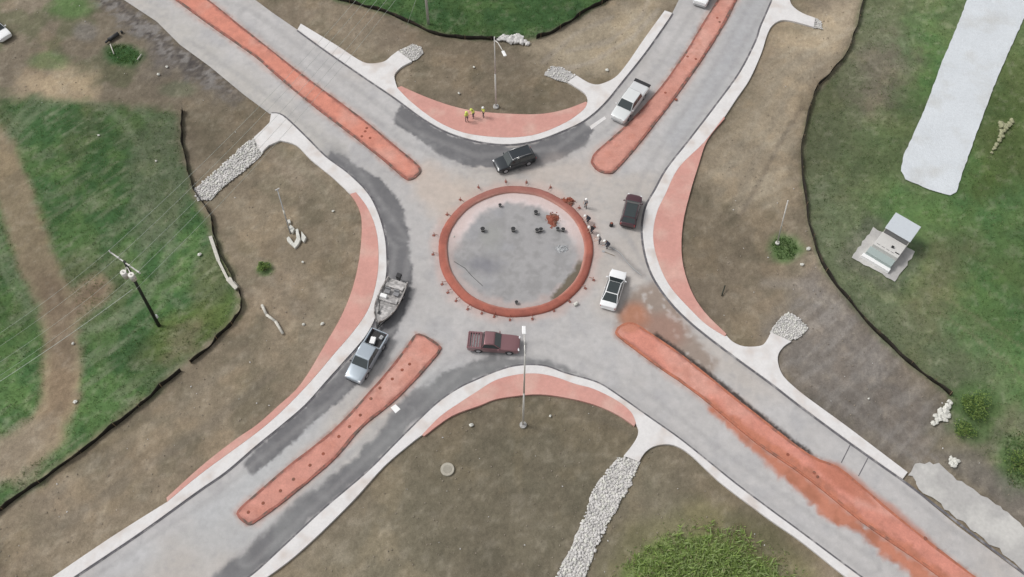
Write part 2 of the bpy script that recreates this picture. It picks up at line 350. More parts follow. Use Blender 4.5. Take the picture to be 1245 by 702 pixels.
    g = mix(g, .55*sstep(.07, .0, st+(n3-.5)*.05), SAGE*1.25)
    g = mix(g, .7*sstep(16, -10, sdf(u, v, [(185, 130), (222, 140), (230, 220), (205, 290), (170, 300), (160, 200)])+w), SAGE*.85)
    g = mix(g, .6*sstep(12, -14, sdf(u, v, [(190, 395), (250, 370), (285, 360), (275, 395), (220, 440), (180, 430)])+w), np.array((.115, .150, .045)))
    g = mix(g, .55*sstep(10, -10, sdf(u, v, [(205, 405), (240, 395), (235, 425), (205, 440)])+w), DIRT)
    c = mix(c, m, g)
    trk = np.minimum(sdf(u, v, [(-60, 130), (0, 190), (18, 240), (42, 310), (68, 370), (75, 420), (74, 480), (58, 525), (0, 560), (-60, 585)], False),
                     sdf(u, v, [(72, 400), (98, 365), (118, 352)], False)+6)
    c = mix(c, .92*sstep(31, 15, trk+w*.5), np.array((.245, .195, .135)))
    c = mix(c, .55*sstep(15, 5, np.abs(trk-3)+w*.4)*sstep(300, 360, v), np.array((.150, .108, .080)))
    c = mix(c, .8*sstep(12, -12, sdf(u, v, [(-60, 515), (0, 525), (60, 510), (80, 530), (30, 585), (-60, 600)])+w), np.array((.215, .180, .135)))
    # north meadow
    m = sstep(4, -5, sdf(u, v, north_green)+w*.25)
    g = np.tile(DGREEN*1.0, (len(X), 1)); g = mix(g, .6*sstep(.42, .7, n2), GREEN*.95)
    c = mix(c, m, g)
    # east meadow
    m = sstep(6, -6, sdf(u, v, east_green)+w*.3)
    g = np.tile(GREEN, (len(X), 1)); g = mix(g, .6*sstep(.42, .7, n2), DGREEN*1.25)
    g = mix(g, .80*sstep(110, 20, sdf(u, v, east_fence, False)+w*2), np.array((.120, .130, .085)))
    g = mix(g, .55*sstep(.40, .70, fbm(X, Y, .10, 44)), np.array((.118, .128, .072)))
    g = mix(g, .9*sstep(25, -25, sdf(u, v, [(1040, 60), (1090, 40), (1110, 70), (1085, 130), (1050, 150), (1035, 110)])+w), np.array((.165, .147, .112)))
    g = mix(g, .7*sstep(30, -30, sdf(u, v, [(1130, 290), (1180, 290), (1165, 360), (1140, 400), (1100, 380), (1120, 320)])+w), np.array((.140, .130, .080)))
    g = mix(g, .55*sstep(16, 0, np.abs(sdf(u, v, [(1035, 312), (1062, 277), (1112, 306), (1088, 342)])-6)+w*.4), np.array((.085, .085, .072)))
    g = mix(g, .55*sstep(20, -20, sdf(u, v, [(1215, 60), (1300, 40), (1300, 200), (1180, 250), (1200, 150)])+w), np.array((.085, .112, .036)))
    g = mix(g, .45*sstep(2.6, .8, np.minimum(sdf(u, v, [(1135, 375), (1190, 412), (1260, 470)], False), sdf(u, v, [(1150, 362), (1210, 400), (1270, 440)], False))), np.array((.165, .165, .10)))
    c = mix(c, m, g)
    c = mix(c, .8*sstep(22, -16, sdf(u, v, [(1130, 520), (1200, 505), (1260, 500), (1280, 640), (1200, 590), (1150, 560)])+w), np.array((.155, .145, .105)))
    c = mix(c, .8*sstep(1.3, .7, ell(u, v, 1185, 500, 34, 36)+w/50), GREEN*.9)
    c = mix(c, .8*sstep(1.3, .5, ell(u, v, 1235, 560, 28, 40)+w/50), GREEN)
    c = mix(c, .7*sstep(14, -6, sdf(u, v, [(1140, 555), (1170, 580), (1210, 605), (1260, 650), (1290, 640), (1220, 580), (1190, 560), (1150, 548)])+w*.6), np.array((.13, .118, .108)))
    c = mix(c, .85*sstep(1.3, .6, ell(u, v, 955, 302, 22, 18)+w/60), GREEN*1.05)
    c = mix(c, .8*sstep(1.3, .6, ell(u, v, 322, 327, 11, 9)+w/60), GREEN)
    # lush patch at the bottom
    c = mix(c, .75*sstep(26, -10, sdf(u, v, [(770, 650), (850, 615), (930, 640), (985, 690), (1000, 760), (730, 800), (740, 690)])+w*.6), np.array((.165, .155, .085)))
    c = mix(c, sstep(8, -16, sdf(u, v, [(765, 680), (800, 655), (850, 645), (900, 655), (945, 690), (965, 760), (730, 800), (745, 710)])+w*.9), np.array((.165, .225, .075)))
    # tyre tracks and grader marks in the bare earth
    for L, wd, k, col in (([(965, 455), (1010, 480), (1060, 515), (1125, 568)], 2.0, .55, (.25, .23, .21)), ([(985, 440), (1030, 468), (1080, 505), (1140, 560)], 2.0, .45, (.25, .23, .21)),
                          ([(680, 85), (720, 75), (770, 45), (800, 12)], 2.5, .6, (.34, .30, .25)), ([(690, 62), (740, 50), (780, 20), (790, -5)], 2.5, .55, (.33, .29, .24)), ([(660, 75), (700, 40), (745, 20)], 2.5, .5, (.33, .29, .24)),
                          ([(870, 250), (885, 210), (915, 150), (950, 90), (990, 60)], 5, .45, (.30, .26, .20)), ([(895, 255), (910, 215), (935, 160), (965, 105), (1005, 70)], 4, .4, (.30, .26, .20)), ([(900, 262), (930, 210), (950, 170), (975, 130)], 2.5, .4, (.12, .10, .085)),
                          ([(60, 600), (140, 545), (220, 490), (300, 430)], 5, .3, (.24, .21, .165)), ([(75, 640), (160, 580), (250, 520), (330, 455)], 5, .28, (.135, .12, .10)),
                          ([(340, 180), (390, 225), (415, 280), (405, 340), (380, 400)], 5, .25, (.22, .20, .15)), ([(430, 10), (500, 50), (560, 75), (600, 85)], 5, .35, (.22, .175, .13)),
                          ([(930, 345), (985, 345), (1030, 385)], 5, .35, (.24, .22, .2))):
        c = mix(c, k*sstep(wd*2.0, wd*.4, sdf(u, v, L, False)+w*.12), np.array(col))
    c = mix(c, .18*sstep(.60, .74, n3), np.array((.30, .27, .22)))
    nb = fbm(X, Y, .055, 91, 3); c = c*(.84+.32*sstep(.3, .7, nb))[:, None]; c = mix(c, .35*sstep(.54, .66, fbm(X+9, Y, .3, 93)), c*np.array((1.28, 1.2, 1.1))); c = mix(c, .4*sstep(.56, .68, fbm(X-9, Y, .25, 95)), c*np.array((.72, .72, .74)))
    return c*(0.80+.40*n3)[:, None]
fresh = {
 'west': ([(402, 183), (426, 195), (460, 217), (481, 239), (489, 252), (498, 288), (500, 329), (497, 363), (485, 401), (464, 435), (430, 473), (397.5, 503), (351, 542), (323, 567), (308.5, 579), (292.5, 566)], [(p[0]+1.6, p[1]+1.2) for p in W_in if 190 < p[1] < 560]),
 'north': ([(721, 159), (712, 177), (681.5, 194), (654, 202), (620, 208), (600, 206), (563, 202), (529, 186), (501.5, 165), (476, 147), (487, 128)], [(p[0], p[1]+2) for p in N_in if 481 <= p[0] <= 712]),
 'south': ([(255, 706), (326, 647), (369, 603), (422, 564), (451, 537), (493, 482), (540, 452), (566, 441), (600, 432), (625, 436), (644, 436), (665, 439), (690, 447), (716, 461)], [(p[0], p[1]-1.5) for p in S_in if p[0] < 700]),
}
fresh_poly = {k: (a+b if k == 'north' else a+b[::-1]) for k, (a, b) in fresh.items()}
def road_tone(X, Y):
    u, v = to_px(X, Y); n1 = fbm(X, Y, .15, 3); n2 = fbm(X, Y, .6, 4); n3 = fbm(X, Y, 2.0, 8, 2); w = (n2-.5)*22
    c = np.tile(np.array((.425, .410, .405)), (len(X), 1))
    c = mix(c, .6*sstep(.35, .7, n1), np.array((.465, .452, .450)))
    c = mix(c, .5*sstep(.5, .8, n2), np.array((.355, .350, .360)))
    # east lane of the north-east road and the far lane to the south-west are greyer
    c = mix(c, .55*sstep(10, -12, sdf(u, v, [(905, -20), (940, -20), (922, 50), (870, 125), (820, 190), (805, 170), (865, 80)])+w), np.array((.335, .345, .365)))
    c = mix(c, .5*sstep(14, -14, sdf(u, v, [(300, 575), (460, 430), (485, 440), (360, 545), (285, 620), (150, 705), (60, 760), (120, 690)])+w), np.array((.430, .435, .450)))
    c = mix(c, .35*sstep(14, -14, sdf(u, v, [(310, 560), (420, 480), (560, 440), (480, 530), (330, 650), (200, 740), (120, 730)])+w), np.array((.40, .415, .42)))
    c = mix(c, .40*sstep(16, -12, sdf(u, v, [(150, -20), (210, 20), (330, 115), (420, 185), (400, 200), (290, 120), (160, 10)])+w), np.array((.44, .415, .37)))
    c = mix(c, .7*sstep(9, -6, sdf(u, v, [(405, 175), (425, 190), (400, 205), (385, 185)])+w*.6), np.array((.27, .265, .26)))
    st = fbm(X*3.2, Y*3.2, .5, 71, 3); lo = fbm(X, Y, .07, 73); c = mix(c, .55*sstep(.50, .68, lo), np.array((.43, .385, .345)))
    c = mix(c, .35*sstep(.55, .75, st), np.array((.33, .325, .33)))
    for k_, pl in fresh_poly.items():
        sp = sdf(u, v, pl); soft = 3.2 if k_ == 'south' else 1.0; hard = 7 if k_ == 'south' else 3.5
        m = sstep(soft, -soft, sp+(n3-.5)*hard*.8+(n2-.5)*hard*1.8)
        col = np.tile(np.array((.152, .150, .156)), (len(X), 1)); col = mix(col, .65*sstep(.48, .68, n2), np.array((.215, .213, .217))); col = mix(col, .7*sstep(.55, .40, st), np.array((.145, .143, .150)))
        if k_ == 'south': col = mix(col, .5*sstep(.42, .62, n1), np.array((.235, .24, .24)))
        if k_ == 'north': col = mix(col, .45*sstep(9, 2, np.abs(sdf(u, v, [(490, 135), (560, 180), (620, 193), (680, 180)], False)-5)), np.array((.14, .138, .145)))
        c = c*(1-m[:, None])+col*m[:, None]
    # pink and ochre dust round the tips of the islands and the ring
    rr = np.hypot(X-RC.x, Y-RC.y)
    c = mix(c, .50*sstep(1.3, 0, np.abs(rr-RO-.1)+(n2-.5)*1.4), np.array((.52, .36, .32)))
    for k in isl:
        s = sdf(u, v, isl[k]); c = mix(c, .8*sstep(4.5, 1.0, s+w*.16)*sstep(.42, .60, n3*.5+n2*.5), np.array((.22, .125, .10)))
        s = s+2;  c = mix(c, .50*sstep(9, 0, s+w*.5), np.array((.52, .365, .32)))
    c = mix(c, .6*sstep(20, -10, sdf(u, v, [(500, 215), (520, 205), (575, 232), (545, 262), (520, 250)])+w), np.array((.49, .40, .335)))
    c = mix(c, .35*sstep(20, -10, sdf(u, v, [(640, 205), (720, 190), (735, 215), (700, 225), (650, 222)])+w), np.array((.50, .43, .385)))
    # tyre polish
    for L in ([(300, 20), (400, 95), (500, 168), (580, 200), (680, 190), (740, 145), (800, 65), (840, 0)], [(230, 60), (330, 130), (430, 215), (490, 300), (475, 390), (400, 480), (250, 600), (100, 700)],
              [(1180, 650), (1050, 545), (900, 430), (800, 340), (765, 270), (800, 200), (880, 80), (930, -10)], [(300, 680), (430, 560), (560, 440), (660, 425), (760, 470), (900, 575), (1060, 690)]):
        q = sdf(u, v, L, False); c = mix(c, .32*sstep(5, 1, np.abs(q-9)+w*.15), np.array((.29, .285, .285)))
    # mud fan by the south-east island
    m = sstep(7, -7, sdf(u, v, [(748, 388), (766, 360), (790, 346), (806, 350), (822, 368), (832, 388), (842, 405), (858, 424), (872, 440), (866, 455), (830, 436), (790, 410), (755, 410)])+w*.28+(n3-.5)*7)
    c = mix(c, .92*m, np.array((.27, .215, .180))); c = mix(c, .8*m*sstep(.62, .70, n3), np.array((.43, .40, .38)))
    c = mix(c, .85*sstep(1.3, .5, ell(u, v, 771, 385, 19, 18)+w/60), np.array((.40, .185, .115)))
    c = mix(c, .5*sstep(1.3, .5, ell(u, v, 800, 405, 40, 26)+w/60)*m, np.array((.33, .17, .125)))
    m = sstep(4, -4, sdf(u, v, [(868, 495), (920, 540), (983, 584), (1046, 635), (1110, 679), (1150, 712), (1120, 712), (1100, 694), (1076, 678), (1043, 648), (1012, 638), (980, 608), (948, 580), (914, 546), (860, 498)])+w*.30+(n3-.5)*9)
    c = mix(c, .95*m, np.array((.45, .175, .110)))
    c = mix(c, .7*m*sstep(.52, .68, n2), np.array((.33, .135, .085)))
    c = mix(c, .8*sstep(5, -3, sdf(u, v, [(1000, 560), (1018, 562), (1060, 597), (1115, 640), (1140, 665), (1128, 662), (1050, 600)])+w*.4), np.array((.42, .20, .15)))
    c = mix(c, .5*sstep(5, 1, sdf(u, v, [(640, 300), (745, 303), (765, 320), (780, 335)][1:], False)+w*.2), np.array((.18, .17, .17)))
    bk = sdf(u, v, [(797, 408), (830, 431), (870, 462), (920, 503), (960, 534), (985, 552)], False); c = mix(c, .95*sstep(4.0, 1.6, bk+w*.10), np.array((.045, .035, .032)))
    return c*(0.93+.14*n3)[:, None]
def hgt(X, Y):
    s = fbm(X, Y, .5, 2)*.10+fbm(X, Y, 2.2, 6, 3)*.07
    return -s

# ------------------------------------------------------------------ ground sheet (fine inside the view, coarse to the horizon)
def axis(a, b, step, far):
    mid = list(np.arange(a, b+step/2, step)); lo = []; hi = []; s = step; x = a
    while x > -far: s *= 1.35; x -= s; lo.append(x)
    s = step; x = mid[-1]
    while x < far: s *= 1.35; x += s; hi.append(x)
    return np.array(lo[::-1]+mid+hi)
ax, ay = axis(-86, 86, .34, 1500), axis(8, 116, .34, 1500)
gx, gy = np.meshgrid(ax, ay); nx, ny = len(ax), len(ay); X, Y = gx.ravel(), gy.ravel()
near = (np.abs(X) < 110) & (Y > -5) & (Y < 135)
Z = np.where(near, hgt(X, Y), -.08)
idx = np.arange(nx*ny).reshape(ny, nx)
q = np.stack([idx[:-1, :-1], idx[:-1, 1:], idx[1:, 1:], idx[1:, :-1]], -1).reshape(-1, 4)
me = bpy.data.meshes.new('ground'); me.vertices.add(nx*ny); me.vertices.foreach_set('co', np.stack([X, Y, Z], 1).astype(np.float32).ravel())
me.loops.add(q.size); me.loops.foreach_set('vertex_index', q.ravel().astype(np.int32))
me.polygons.add(len(q)); me.polygons.foreach_set('loop_start', (np.arange(len(q))*4).astype(np.int32)); me.polygons.foreach_set('loop_total', np.full(len(q), 4, np.int32))
me.update(calc_edges=True); me.polygons.foreach_set('use_smooth', np.ones(len(q), bool)); me.materials.append(M['ground'])
tone = np.tile(np.array((.08, .115, .05)), (len(X), 1)); k = near.copy(); tone[k] = ground_tone(X[k], Y[k]); set_tone(me, tone)
struct(link('ground', me))

# ------------------------------------------------------------------ road, gutters, pavements
RZ = 0.05
struct(cdt_sheet('road', road_w, RZ, M['road'], 0.27, road_tone))
def offset_line(pts, d):
    out = []
    for i, p in enumerate(pts):
        a, b = Vector(pts[max(0, i-1)]), Vector(pts[min(len(pts)-1, i+1)]); t = (b-a).normalized()
        out.append(tuple(Vector(p)+Vector((-t.y, t.x))*d))
    return out
def ribbon(name, pts, d, z, m):
    a = [Vector(p) for p in pts]; b = offset_line(pts, d); bm = bmesh.new()
    va = [bm.verts.new((p[0], p[1], z)) for p in a]; vb = [bm.verts.new((p[0], p[1], z)) for p in b]
    for i in range(len(a)-1): bm.faces.new((va[i], va[i+1], vb[i+1], vb[i]))
    bmesh.ops.recalc_face_normals(bm, faces=bm.faces)
    if bm.faces[:][0].normal.z < 0: bmesh.ops.reverse_faces(bm, faces=bm.faces)
    return struct(from_bm(name, bm, m))
def wl(pts, n=4): return W2(smooth(pts, n))
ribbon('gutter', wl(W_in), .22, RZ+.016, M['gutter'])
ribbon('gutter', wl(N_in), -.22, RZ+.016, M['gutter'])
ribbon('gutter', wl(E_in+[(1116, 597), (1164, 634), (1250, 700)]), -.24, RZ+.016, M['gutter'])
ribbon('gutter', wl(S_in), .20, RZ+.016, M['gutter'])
for a, b in (((1033, 541), (1022, 563)), ((1055, 556), (1043, 579))):
    ribbon('road_joint', W2([a, b]), .09, RZ+.012, M['gutter'])
KH = 0.17
def strip(name, inner, outer, m, h=KH): return struct(prism(name, W2(smooth(inner, 4)+smooth(outer, 4)[::-1]), -.25, h, m, bev=.03))
def sec(L, a, b): return L[a:b]
# white kerb walks (with their walkway stubs) and red aprons behind them
struct(prism('kerb_walk', W2(smooth(W_in, 4)+smooth(W_white_lo[::-1]+[], 4)+smooth(W_mid[::-1], 4)+smooth(W_white_hi[::-1], 4)+smooth([(327, 178), (318, 187)], 2)+[(309, 168)]+smooth([(318, 160), (328, 150)], 2)), -.25, KH, M['walk'], bev=.03))
struct(prism('red_apron', W2(smooth(W_mid, 4)+smooth(W_out[::-1], 4)), -.25, KH+.012, M['apron'], bev=.02))
nstub = smooth([(366, 30), (409, 56), (436.5, 74), (450, 78.5), (467, 76), (476, 69), (484, 63)], 4)+smooth([(501, 76), (488, 83), (480, 92), (481, 101), (483, 107)], 4)
nstub2 = smooth([(714, 125), (714, 120), (709, 113), (690, 101)], 3)+smooth([(701, 93), (714, 101), (724, 104), (733, 102.5), (748, 95), (762, 79), (784, 47), (808, 14)], 4)
struct(prism('kerb_walk', W2(smooth(N_in, 4)+nstub2[::-1]+smooth(N_mid, 4)[::-1]+nstub[::-1]), -.25, KH, M['walk'], bev=.03))
struct(prism('red_apron', W2(smooth(N_mid, 4)+smooth(N_out[::-1], 4)), -.25, KH+.012, M['apron'], bev=.02))
eout_hi = smooth([(881, 143), (896, 120), (911, 98), (925, 67), (932, 45), (938, 33), (949, 26), (963, 27), (989, 34)], 4)+smooth([(991, 23), (975, 17), (963, 8), (960, -2), (963, -12)], 4)
eout_lo = smooth([(883, 409), (890, 416), (900, 421), (911, 422.5), (925, 421), (931, 416), (937, 405)], 4)+smooth([(962, 416), (953, 422), (946, 432), (946, 444), (952, 458), (966, 472), (985, 487), (1027.6, 518), (1066, 547), (1103, 575)], 4)
struct(prism('kerb_walk', W2(smooth(E_in, 4)+eout_lo[::-1]+smooth(E_mid, 4)[::-1]+eout_hi), -.25, KH, M['walk'], bev=.03))
struct(prism('red_apron', W2(smooth(E_mid, 4)+smooth(E_out[::-1], 4)), -.25, KH+.012, M['apron'], bev=.02))
sout_l = smooth([(262, 745), (337, 694), (378, 660), (430, 609), (467, 568), (501, 539), (513, 530)], 4)
sout_r = smooth([(773, 516), (776, 524), (774, 533), (767, 544), (758, 555)], 4)+smooth([(777, 562), (784, 551), (795, 543.5), (811, 541), (826, 545), (843, 557), (876, 588), (921, 622), (940, 636), (976, 661), (1021, 697), (1055, 722)], 4)
struct(prism('kerb_walk', W2(smooth(S_in, 4)+sout_r[::-1]+smooth(S_mid, 4)[::-1]+sout_l[::-1]), -.25, KH, M['walk'], bev=.03))
struct(prism('red_apron', W2(smooth(S_mid, 4)+smooth(S_out[::-1], 4)), -.25, KH+.012, M['apron'], bev=.02))
# driveway slab and gravel pad, stripes
struct(cdt_sheet('driveway', W2(smooth([(1104, 577), (1110, 567), (1120, 563), (1141, 565), (1152, 574), (1164, 583), (1205, 609), (1250, 645), (1330, 710), (1300, 745), (1245, 693), (1164, 631), (1122, 598)], 2)), .07, M['slab'], .4, jitter=.17))
gpad_px = [(1182, -30), (1174, 5), (1164, 31), (1144, 79), (1127, 126), (1112, 160), (1099, 188), (1095, 208), (1101, 219), (1130, 231), (1155, 238), (1163, 234), (1172, 205), (1188, 161), (1209, 103), (1229, 58), (1247, 18), (1262, -30)]
struct(cdt_sheet('gravel_pad', W2(gpad_px), .06, M['gravel'], .6, jitter=.05))
struct(prism('road_marking', W2([(717, 154), (735, 142), (737, 145), (719, 158)]), RZ, RZ+.02, M['walk']))
struct(prism('road_marking', W2([(475, 496), (481, 492), (487, 498), (481, 503)]), RZ, RZ+.024, M['white']))

# ------------------------------------------------------------------ traffic islands and the central ring
spots = {
 'sw': [(498, 443), (489, 450), (477, 461), (462, 472), (451, 485), (438, 505), (425, 519), (412, 531), (393, 552), (377, 566), (357, 583), (341, 597), (320, 612), (302, 623)],
 'ne': [(872, 22), (875, 27), (836, 69), (846, 72), (809, 113), (822, 121)],
 'nw': [(446, 156), (440, 166), (450, 168), (444, 160)],
 'se': [(958, 553), (990, 575), (994, 580), (1125, 655)],
}
lab = {'nw': 'long raised red concrete splitter island of the upper left road', 'ne': 'raised red concrete splitter island with rounded tip on the upper right road',
       'sw': 'short red splitter island dotted with dark marks on the lower left road', 'se': 'long red splitter island smeared with orange mud on the lower right road'}
def island_tone(k, cx, cy):
    def f(x, y):
        X_, Y_ = x+cx, y+cy; u, v = to_px(X_, Y_); n1 = fbm(X_, Y_, .22, 81); n2 = fbm(X_, Y_, .9, 83); n3 = fbm(X_, Y_, 2.4, 85, 2); s_ = -sdf(u, v, isl[k])
        base = {'nw': (.56, .225, .165), 'se': (.56, .235, .18), 'ne': (.52, .255, .205), 'sw': (.53, .25, .20)}[k]
        c = np.tile(np.array(base), (len(X_), 1)); c = mix(c, .65*sstep(.45, .65, n1), np.array((.57, .325, .27))); c = mix(c, .5*sstep(.55, .72, n2), np.array((.45, .19, .14)))
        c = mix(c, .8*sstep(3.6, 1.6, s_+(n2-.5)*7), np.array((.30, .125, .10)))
        if k == 'se':
            m = sstep(1.5, -3, sdf(u, v, [(850, 482), (868, 490), (925, 528), (985, 572), (1045, 625), (1110, 668), (1190, 730), (1100, 730), (900, 560)])+(n2-.5)*14)
            c = mix(c, .9*m, np.array((.46, .175, .110))); c = mix(c, .6*m*sstep(.54, .66, n3), np.array((.30, .125, .085)))
            c = mix(c, .8*sstep(6, -3, sdf(u, v, [(985, 556), (1018, 572), (1056, 602), (1066, 618), (1030, 600), (1000, 578)])+(n2-.5)*10), np.array((.42, .155, .10)))
            c = mix(c, .5*sstep(2.2, .8, sdf(u, v, [(960, 560), (1030, 610), (1100, 662), (1160, 706)], False)), np.array((.36, .15, .11)))
            c = mix(c, .7*sstep(1.3, .5, ell(u, v, 766, 398, 14, 9)), np.array((.45, .19, .12)))
        return c*(.92+.16*n3)[:, None]
    return f
for k, pts in isl.items():
    w = W2(smooth(pts, 3, True)); cx = sum(p[0] for p in w)/len(w); cy = sum(p[1] for p in w)/len(w)
    a = sum(w[i][0]*w[(i+1) % len(w)][1]-w[(i+1) % len(w)][0]*w[i][1] for i in range(len(w)))
    if a < 0: w = w[::-1]
    root = empty('traffic_island', (cx, cy, 0), 0, lab[k], 'traffic island', 'splitter islands of the roundabout')
    loc = [(p[0]-cx, p[1]-cy) for p in w]
    n = len(loc); inn = []
    for i in range(n):
        t = (Vector(loc[(i+1) % n])-Vector(loc[i-1])).normalized(); inn.append(tuple(Vector(loc[i])+Vector((-t.y, t.x))*(.25+.06*math.sin(i*2.1))))
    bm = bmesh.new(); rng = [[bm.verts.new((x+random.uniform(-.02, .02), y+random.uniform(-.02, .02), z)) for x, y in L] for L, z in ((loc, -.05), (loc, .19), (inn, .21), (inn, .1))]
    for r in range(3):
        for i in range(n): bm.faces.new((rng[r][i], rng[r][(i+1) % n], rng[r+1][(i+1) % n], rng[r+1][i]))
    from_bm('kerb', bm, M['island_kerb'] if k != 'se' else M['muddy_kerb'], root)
    cdt_sheet('paving', inn, .2115, M['ring'], .32, island_tone(k, cx, cy), root)
    for (u, v) in spots[k]:
        b = bmesh.new(); c = P(u, v, .2); tube(b, (c.x-cx, c.y-cy, .19), (c.x-cx, c.y-cy, .215), .20, .17, 9)
        from_bm('anchor_plug', b, M['rust'], root)
root = empty('central_island', (RC.x, RC.y, 0), 0, 'round central island with raised red ring kerb around grey concrete', 'central island')
bm = bmesh.new(); prof = ((RI, .05), (RI, .26), (RI+.10, .36), (RI+.32, .38), (RO-.34, .38), (RO-.10, .30), (RO, .15), (RO, -.02)); N = 160; rings = []
for i in range(N):
    a = 2*math.pi*i/N; j = 1+.004*math.sin(5*a)+.003*math.sin(11*a+1)
    rings.append([bm.verts.new(((r+random.uniform(-.025, .025))*j*math.cos(a), (r+random.uniform(-.025, .025))*j*math.sin(a), z+random.uniform(-.015, .015))) for r, z in prof])
for i in range(N):
    for j in range(len(prof)-1): bm.faces.new((rings[i][j], rings[i][j+1], rings[(i+1) % N][j+1], rings[(i+1) % N][j])).smooth = True
bmesh.ops.recalc_face_normals(bm, faces=bm.faces)
o = from_bm('ring_kerb', bm, M['ring'], root)
co = np.array([v.co[:] for v in o.data.vertices]); n2 = fbm(co[:, 0]+30, co[:, 1], .5, 12); rr = np.hypot(co[:, 0], co[:, 1])
c = np.tile(np.array((.37, .122, .088)), (len(co), 1)); c = mix(c, .85*sstep(.4, .62, n2), np.array((.27, .092, .070)))
c = mix(c, .75*sstep(2, 7, co[:, 1]), np.array((.29, .135, .115))); c = mix(c, .6*sstep(RI+.2, RI, rr), np.array((.50, .29, .24)))
set_tone(o.data, c)
def disc_tone(X, Y):
    n = fbm(X+10, Y, .35, 14); n2 = fbm(X, Y, 1.1, 15); r = np.hypot(X, Y)+(n2-.5)*1.2
    c = np.tile(np.array((.325, .318, .32)), (len(X), 1)); c = mix(c, .7*sstep(.46, .62, fbm(X, Y, 1.3, 17, 4)), np.array((.255, .25, .25)))
    c = mix(c, .55*sstep(.5, .72, n), np.array((.30, .30, .315)))
    c = mix(c, .9*sstep(1.8, .2, np.hypot((X+3.2)/1.5, (Y+1.9)/1.0)+(n2-.5)*1.5), np.array((.20, .20, .22)))
    c = mix(c, .8*sstep(1.6, .2, np.hypot((X+2.6)/1.0, (Y-1.5)/2.2)+(n2-.5)*1.5), np.array((.29, .29, .28)))
    c = mix(c, .9*sstep(5.7, 6.4, r)*sstep(-1.0, 3.0, Y), np.array((.62, .53, .52)))
    c = mix(c, .45*sstep(6.3, 7.0, r), np.array((.52, .40, .37)))
    ang = np.arctan2(Y, X); c = mix(c, .95*sstep(7.0-.55*np.clip(1-np.abs(ang+.62)/.42, 0, 1), 7.12-.5*np.clip(1-np.abs(ang+.62)/.42, 0, 1), np.hypot(X, Y))*sstep(.46, .36, np.abs(ang+.62)), np.array((.13, .11, .08)))
    return c
dp = [((RI+.03)*math.cos(2*math.pi*i/120), (RI+.03)*math.sin(2*math.pi*i/120)) for i in range(120)]
cdt_sheet('island_paving', dp, .13, M['road'], .3, disc_tone, root)

# ------------------------------------------------------------------ riprap, stones, debris
def riprap(label_pts, n, smin, smax, mats=('stone', 'stone2'), name='riprap'):
    w = W2(label_pts); xs = [p[0] for p in w]; ys = [p[1] for p in w]; bm = bmesh.new(); k = 0; tries = 0; used = []
    while k < n and tries < n*12:
        tries += 1; x, y = random.uniform(min(xs), max(xs)), random.uniform(min(ys), max(ys))
        if not inside((x, y), w): continue
        s = random.uniform(smin, smax)
        if any((x-a)**2+(y-b)**2 < (s+c)**2*.36 for a, b, c in used[-1500:]): continue
        used.append((x, y, s)); rock(bm, (x, y, .02+s*.25), s, flat=.6, mi=0 if random.random() < .75 else 1); k += 1
    o = from_bm(name, bm, [M[m] for m in mats]); return tag(o, kind='stuff')
rip_s = [(752, 556), (740, 571), (722, 595), (709, 633), (695, 667), (671, 712), (706, 712), (726, 664), (746.5, 623), (767, 588.5), (777, 562)]
rip_w = [(309, 168), (297, 176), (270, 202), (236, 231), (240, 244), (255, 243), (274, 226), (300, 205), (320, 186)]
for pl, n in ((rip_s, 1500), (rip_w, 900)):
    struct(cdt_sheet('gravel_bed', W2(pl), .012, M['stone'], .5, jitter=.16)); riprap(pl, n, .11, .25)
for pl, n in (([(484, 63), (495, 57), (503, 54), (512, 58), (514, 65), (508, 72), (501, 75)], 160), ([(690, 101), (676, 97), (661, 91), (671, 80), (685, 83), (701, 93)], 60),
              ([(937, 405), (941, 397), (949, 386), (959, 380), (971, 387), (982, 399), (974, 409), (962, 415)], 300), ([(989, 34), (1000, 36), (998, 26), (991, 23)], 40)):
    struct(cdt_sheet('gravel_bed', W2(pl), .012, M['slab'], .4, jitter=.12)); riprap(pl, n, .08, .18)

def heap(px, rx, ry, hh, m, name, label, cat, n=40, s=(.1, .25), rz=0):
    c = P(*px); bm = bmesh.new()
    N_ = 26; rows = []
    for j in range(9):
        t = j/8; row = []
        for i in range(N_):
            a = 2*math.pi*i/N_; k = 1+.18*math.sin(3*a+px[0])+.12*math.sin(5*a+1)+random.uniform(-.07, .07)
            row.append(bm.verts.new((rx*(1-t)*k*math.cos(a), ry*(1-t)*k*math.sin(a), hh*(math.sin(t*math.pi/2)**1.1)*random.uniform(.85, 1.1)-.03)))
        rows.append(row)
    for j in range(8):
        for i in range(N_): bm.faces.new((rows[j][i], rows[j][(i+1) % N_], rows[j+1][(i+1) % N_], rows[j+1][i]))
    bm.faces.new(rows[-1])
    for _ in range(n):
        a = random.uniform(0, 6.28); r = random.random()**.5*1.1; z = hh*max(0, 1-r)
        rock(bm, (rx*r*math.cos(a), ry*r*math.sin(a), z+.03), random.uniform(*s), flat=.7)
    o = from_bm(name, bm, m); o.location = (c.x, c.y, .05); o.rotation_euler.z = rz; return tag(o, label, cat)
heap((672, 268), .82, 1.05, .45, M['rust'], 'soil_pile', 'rust red heap of loose soil just inside the ring, beside the workers', 'soil pile', 60, (.06, .14))
heap((690, 246), .8, .5, .32, M['rust'], 'soil_pile', 'small red soil heap spilling over the ring kerb at upper right', 'soil pile', 40, (.06, .13)).location.z = .2
heap((683, 303), .75, .55, .28, M['grey'], 'rubble_pile', 'small dark grey rubble heap on the round island paving', 'rubble pile', 35, (.07, .16))
